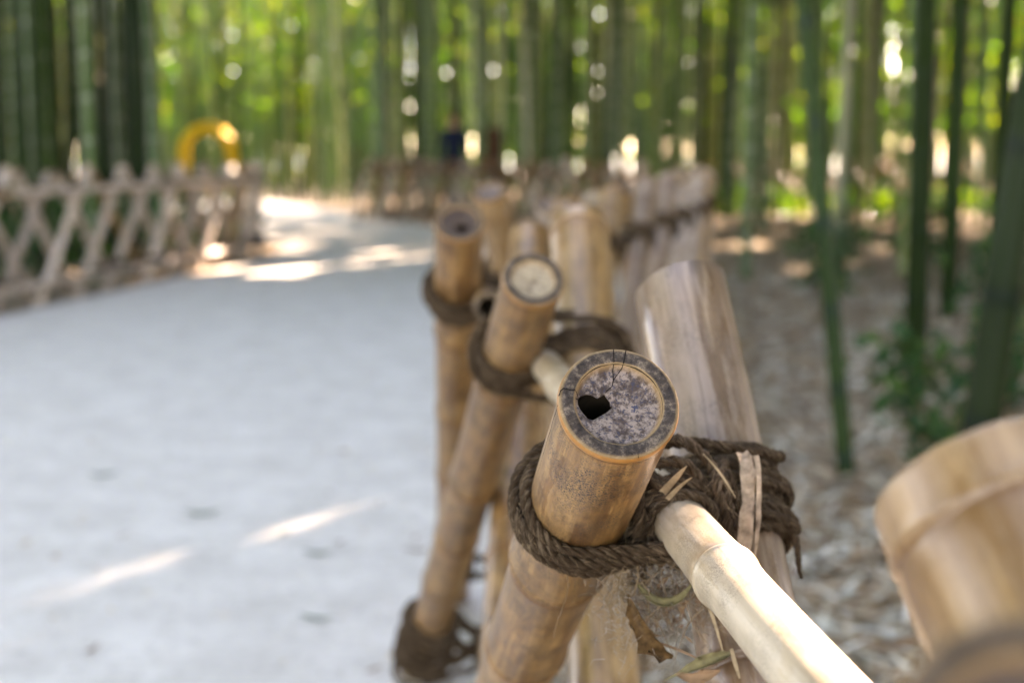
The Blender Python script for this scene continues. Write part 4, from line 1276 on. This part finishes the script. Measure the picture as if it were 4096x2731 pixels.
# low plants on the right
def shrub(x, y, h, w_, n, label, seed, leaf=(0.06, 0.12)):
    root = empty("shrub", (x, y, 0))
    WORLD[root.name] = Matrix.Translation((x, y, 0))
    tag(root, label, "shrub", "low shrubs on the leaf litter")
    rd = random.Random(seed)
    st = []; cs = []
    for i in range(9):
        a = rd.uniform(0, 6.28); hh = h * rd.uniform(.5, 1); ww = w_ * rd.uniform(.3, 1)
        c = bez([(0, 0, 0), (0.2 * ww * math.cos(a), .2 * ww * math.sin(a), hh * .6), (ww * math.cos(a), ww * math.sin(a), hh)], 6)
        st.append(c)
        cs += [tuple(c[k]) for k in (2, 3, 4, 5)]
    V, F = tubes(st, 0.004, 5)
    o = obj("stem", mesh("stem", V, F), root, [M_LEAF_BROWN])
    C, Q = leaves(cs, max(1, n // len(cs)), (w_ * .2, w_ * .2, h * .13), leaf, (leaf[0] * .5, leaf[1] * .55), 0.2)
    Q[:, :, 2] = np.maximum(Q[:, :, 2], 0.01)
    f = obj("foliage", quad_mesh("foliage", Q), root, [M_SHRUB]); f["kind"] = "stuff"
for i, (x, y, h, w_, n, lb) in enumerate([
        (1.62, 5.6, 0.34, 0.26, 150, "dark green shrub in front of the stout upright culm"),
        (2.0, 5.7, 0.40, 0.30, 170, "dark green shrub right of the stout upright culm's foot"),
        (1.45, 4.7, 0.26, 0.2, 110, "small dark shrub just left of the thick near cane"),
        (2.55, 7.2, 0.6, 0.34, 190, "taller leafy shrub between the two dark culms on the right"),
        (2.9, 8.4, 0.75, 0.4, 210, "leafy shrub with bright leaves near the right picture edge"),
        (2.35, 10.5, 0.6, 0.4, 200, "far shrub behind the stout culm on the right"),
        (1.75, 4.15, 0.25, 0.22, 110, "low dark shrub at the foot of the right edge culm"),
        (3.6, 12.5, 0.8, 0.5, 220, "large blurred shrub deep on the right")]):
    shrub(x, y, h, w_, n, lb, i, (0.05, 0.12) if y < 8 else (0.08, 0.16))

# ------------------------------------------------------------------ far small things
def arch():
    root = empty("arch", (-4.24, 20, 0))
    WORLD[root.name] = Matrix.Translation((-4.24, 20, 0))
    tag(root, "ochre yellow arch standing behind the left fence", "arch")
    k = NT("ochre_paint"); k.col((0.72, 0.40, 0.015)); k.rough(0.5)
    R0, z0 = 0.335, 1.06
    pts = [Vector((R0 * math.cos(a), 0, z0 + R0 * math.sin(a))) for a in np.linspace(0, math.pi, 24)]
    V, F = tubes([pts], 0.075, 12, False); obj("arch_bow", mesh("arch_bow", V, F), root, [k.m])
    for s in (1, -1):
        V, F = tubes([[Vector((s * R0, 0, -0.02)), Vector((s * R0, 0, .5)), Vector((s * R0, 0, z0))]], 0.074, 12, False)
        obj("leg", mesh("leg", V, F), root, [k.m])
arch()

def post(name, x, y, h, r, c, label, topc=None):
    root = empty(name, (x, y, 0)); WORLD[root.name] = Matrix.Translation((x, y, 0))
    tag(root, label, "post")
    V, F = lathe([-0.02, 0.02, h * .5, h - .02, h], [r * 1.06, r, r, r, r * .85], 14); F.append([4 * 14 + j for j in range(14)])
    obj("shaft", mesh("shaft", V, F), root, [plain(name + "_wood", c, .8)])
    V, F = lathe([h - .001, h + .03, h + .05], [r * 1.15, r * 1.15, r * .6], 14); F.append([2 * 14 + j for j in range(14)]); F.append(list(range(14))[::-1])
    obj("cap", mesh("cap", V, F), root, [plain(name + "_cap", topc or c, .7)])
post("wooden_post", -0.30, 24.0, 1.42, 0.14, (0.07, 0.030, 0.018), "dark brown wooden post beyond the far fence")
post("stake", -2.43, 22.6, 1.1, 0.035, (0.10, 0.055, 0.03), "thin dark stake at the end of the path")

def person(x, y, label):
    root = empty("person", (x, y, 0)); WORLD[root.name] = Matrix.Translation((x, y, 0))
    tag(root, label, "person")
    J = [((0, 0, .93), .15), ((0, 0, 1.12), .14), ((0, -.01, 1.33), .16), ((0, 0, 1.45), .065), ((0, -.01, 1.54), .085), ((0, -.01, 1.64), .075),
         ((-.10, 0, .86), .095), ((-.11, -.02, .48), .07), ((-.11, .02, .10), .05), ((-.12, -.14, .045), .04),
         ((.10, 0, .86), .095), ((.11, -.03, .48), .07), ((.11, .02, .10), .05), ((.12, -.14, .045), .04),
         ((-.19, 0, 1.38), .065), ((-.25, .02, 1.12), .05), ((-.22, -.12, .92), .038), ((-.20, -.18, .86), .03),
         ((.19, 0, 1.38), .065), ((.25, .02, 1.12), .05), ((.24, -.06, .90), .038), ((.23, -.10, .82), .03)]
    E = [(0, 1), (1, 2), (2, 3), (3, 4), (4, 5), (0, 6), (6, 7), (7, 8), (8, 9), (0, 10), (10, 11), (11, 12), (12, 13), (2, 14), (14, 15), (15, 16), (16, 17), (2, 18), (18, 19), (19, 20), (20, 21)]
    me = bpy.data.meshes.new("body"); me.from_pydata([j[0] for j in J], E, [])
    o = obj("body", me, root, [])
    sk = o.modifiers.new("skin", 'SKIN'); o.modifiers.new("sub", 'SUBSURF').render_levels = 2
    for i, (p, r) in enumerate(J):
        me.skin_vertices[0].data[i].radius = (r, r * (.75 if i < 3 else 1))
        me.skin_vertices[0].data[i].use_root = (i == 0)
    k = NT("clothed_body")
    tc = k.n("TexCoord"); sx = k.n("SeparateXYZ"); k.l(tc.outputs["Object"], sx.inputs[0])
    k.col(k.ramp(k.math('DIVIDE', sx.outputs[2], 1.8), [(0.0, (0.02, 0.02, 0.02)), (0.045, (0.03, 0.035, 0.06)), (0.50, (0.012, 0.018, 0.045)), (0.815, (0.45, 0.26, 0.19))], 'CONSTANT'))
    k.rough(0.8)
    me.materials.append(k.m)
    bm = bmesh.new(); bmesh.ops.create_uvsphere(bm, u_segments=16, v_segments=10, radius=0.108)
    for v in list(bm.verts):
        if v.co.z < -0.02 and v.co.y < 0.02: bm.verts.remove(v)
    hm = bpy.data.meshes.new("hair"); bm.to_mesh(hm); bm.free()
    h = obj("hair", hm, root, [plain("dark_hair", (0.09, 0.035, 0.02), .6)])
    h.location = (0, .012, 1.625)
    for nm, p, r in (("nose", (0, -.10, 1.585), .016), ("ear", (-.088, 0, 1.59), .02), ("ear", (.088, 0, 1.59), .02)):
        bm = bmesh.new(); bmesh.ops.create_icosphere(bm, subdivisions=2, radius=r)
        m_ = bpy.data.meshes.new(nm); bm.to_mesh(m_); bm.free()
        e = obj(nm, m_, root, [plain("skin_tone", (0.45, 0.26, 0.19), .6)]); e.location = p
person(-0.98, 24.2, "person in a dark blue jacket standing beyond the far fence")

# ------------------------------------------------------------------ lift the near fence and what hangs in it to its level
hero.location.z += HERO_UP
for o in bpy.data.objects:
    if o.parent is None and o.name.split(".")[0] in ("dry_sheath_strip", "bamboo_splinter", "straw", "dry_leaf", "web_fluff", "husk_crumbs", "frayed_fibres"):
        o.location.z += HERO_UP
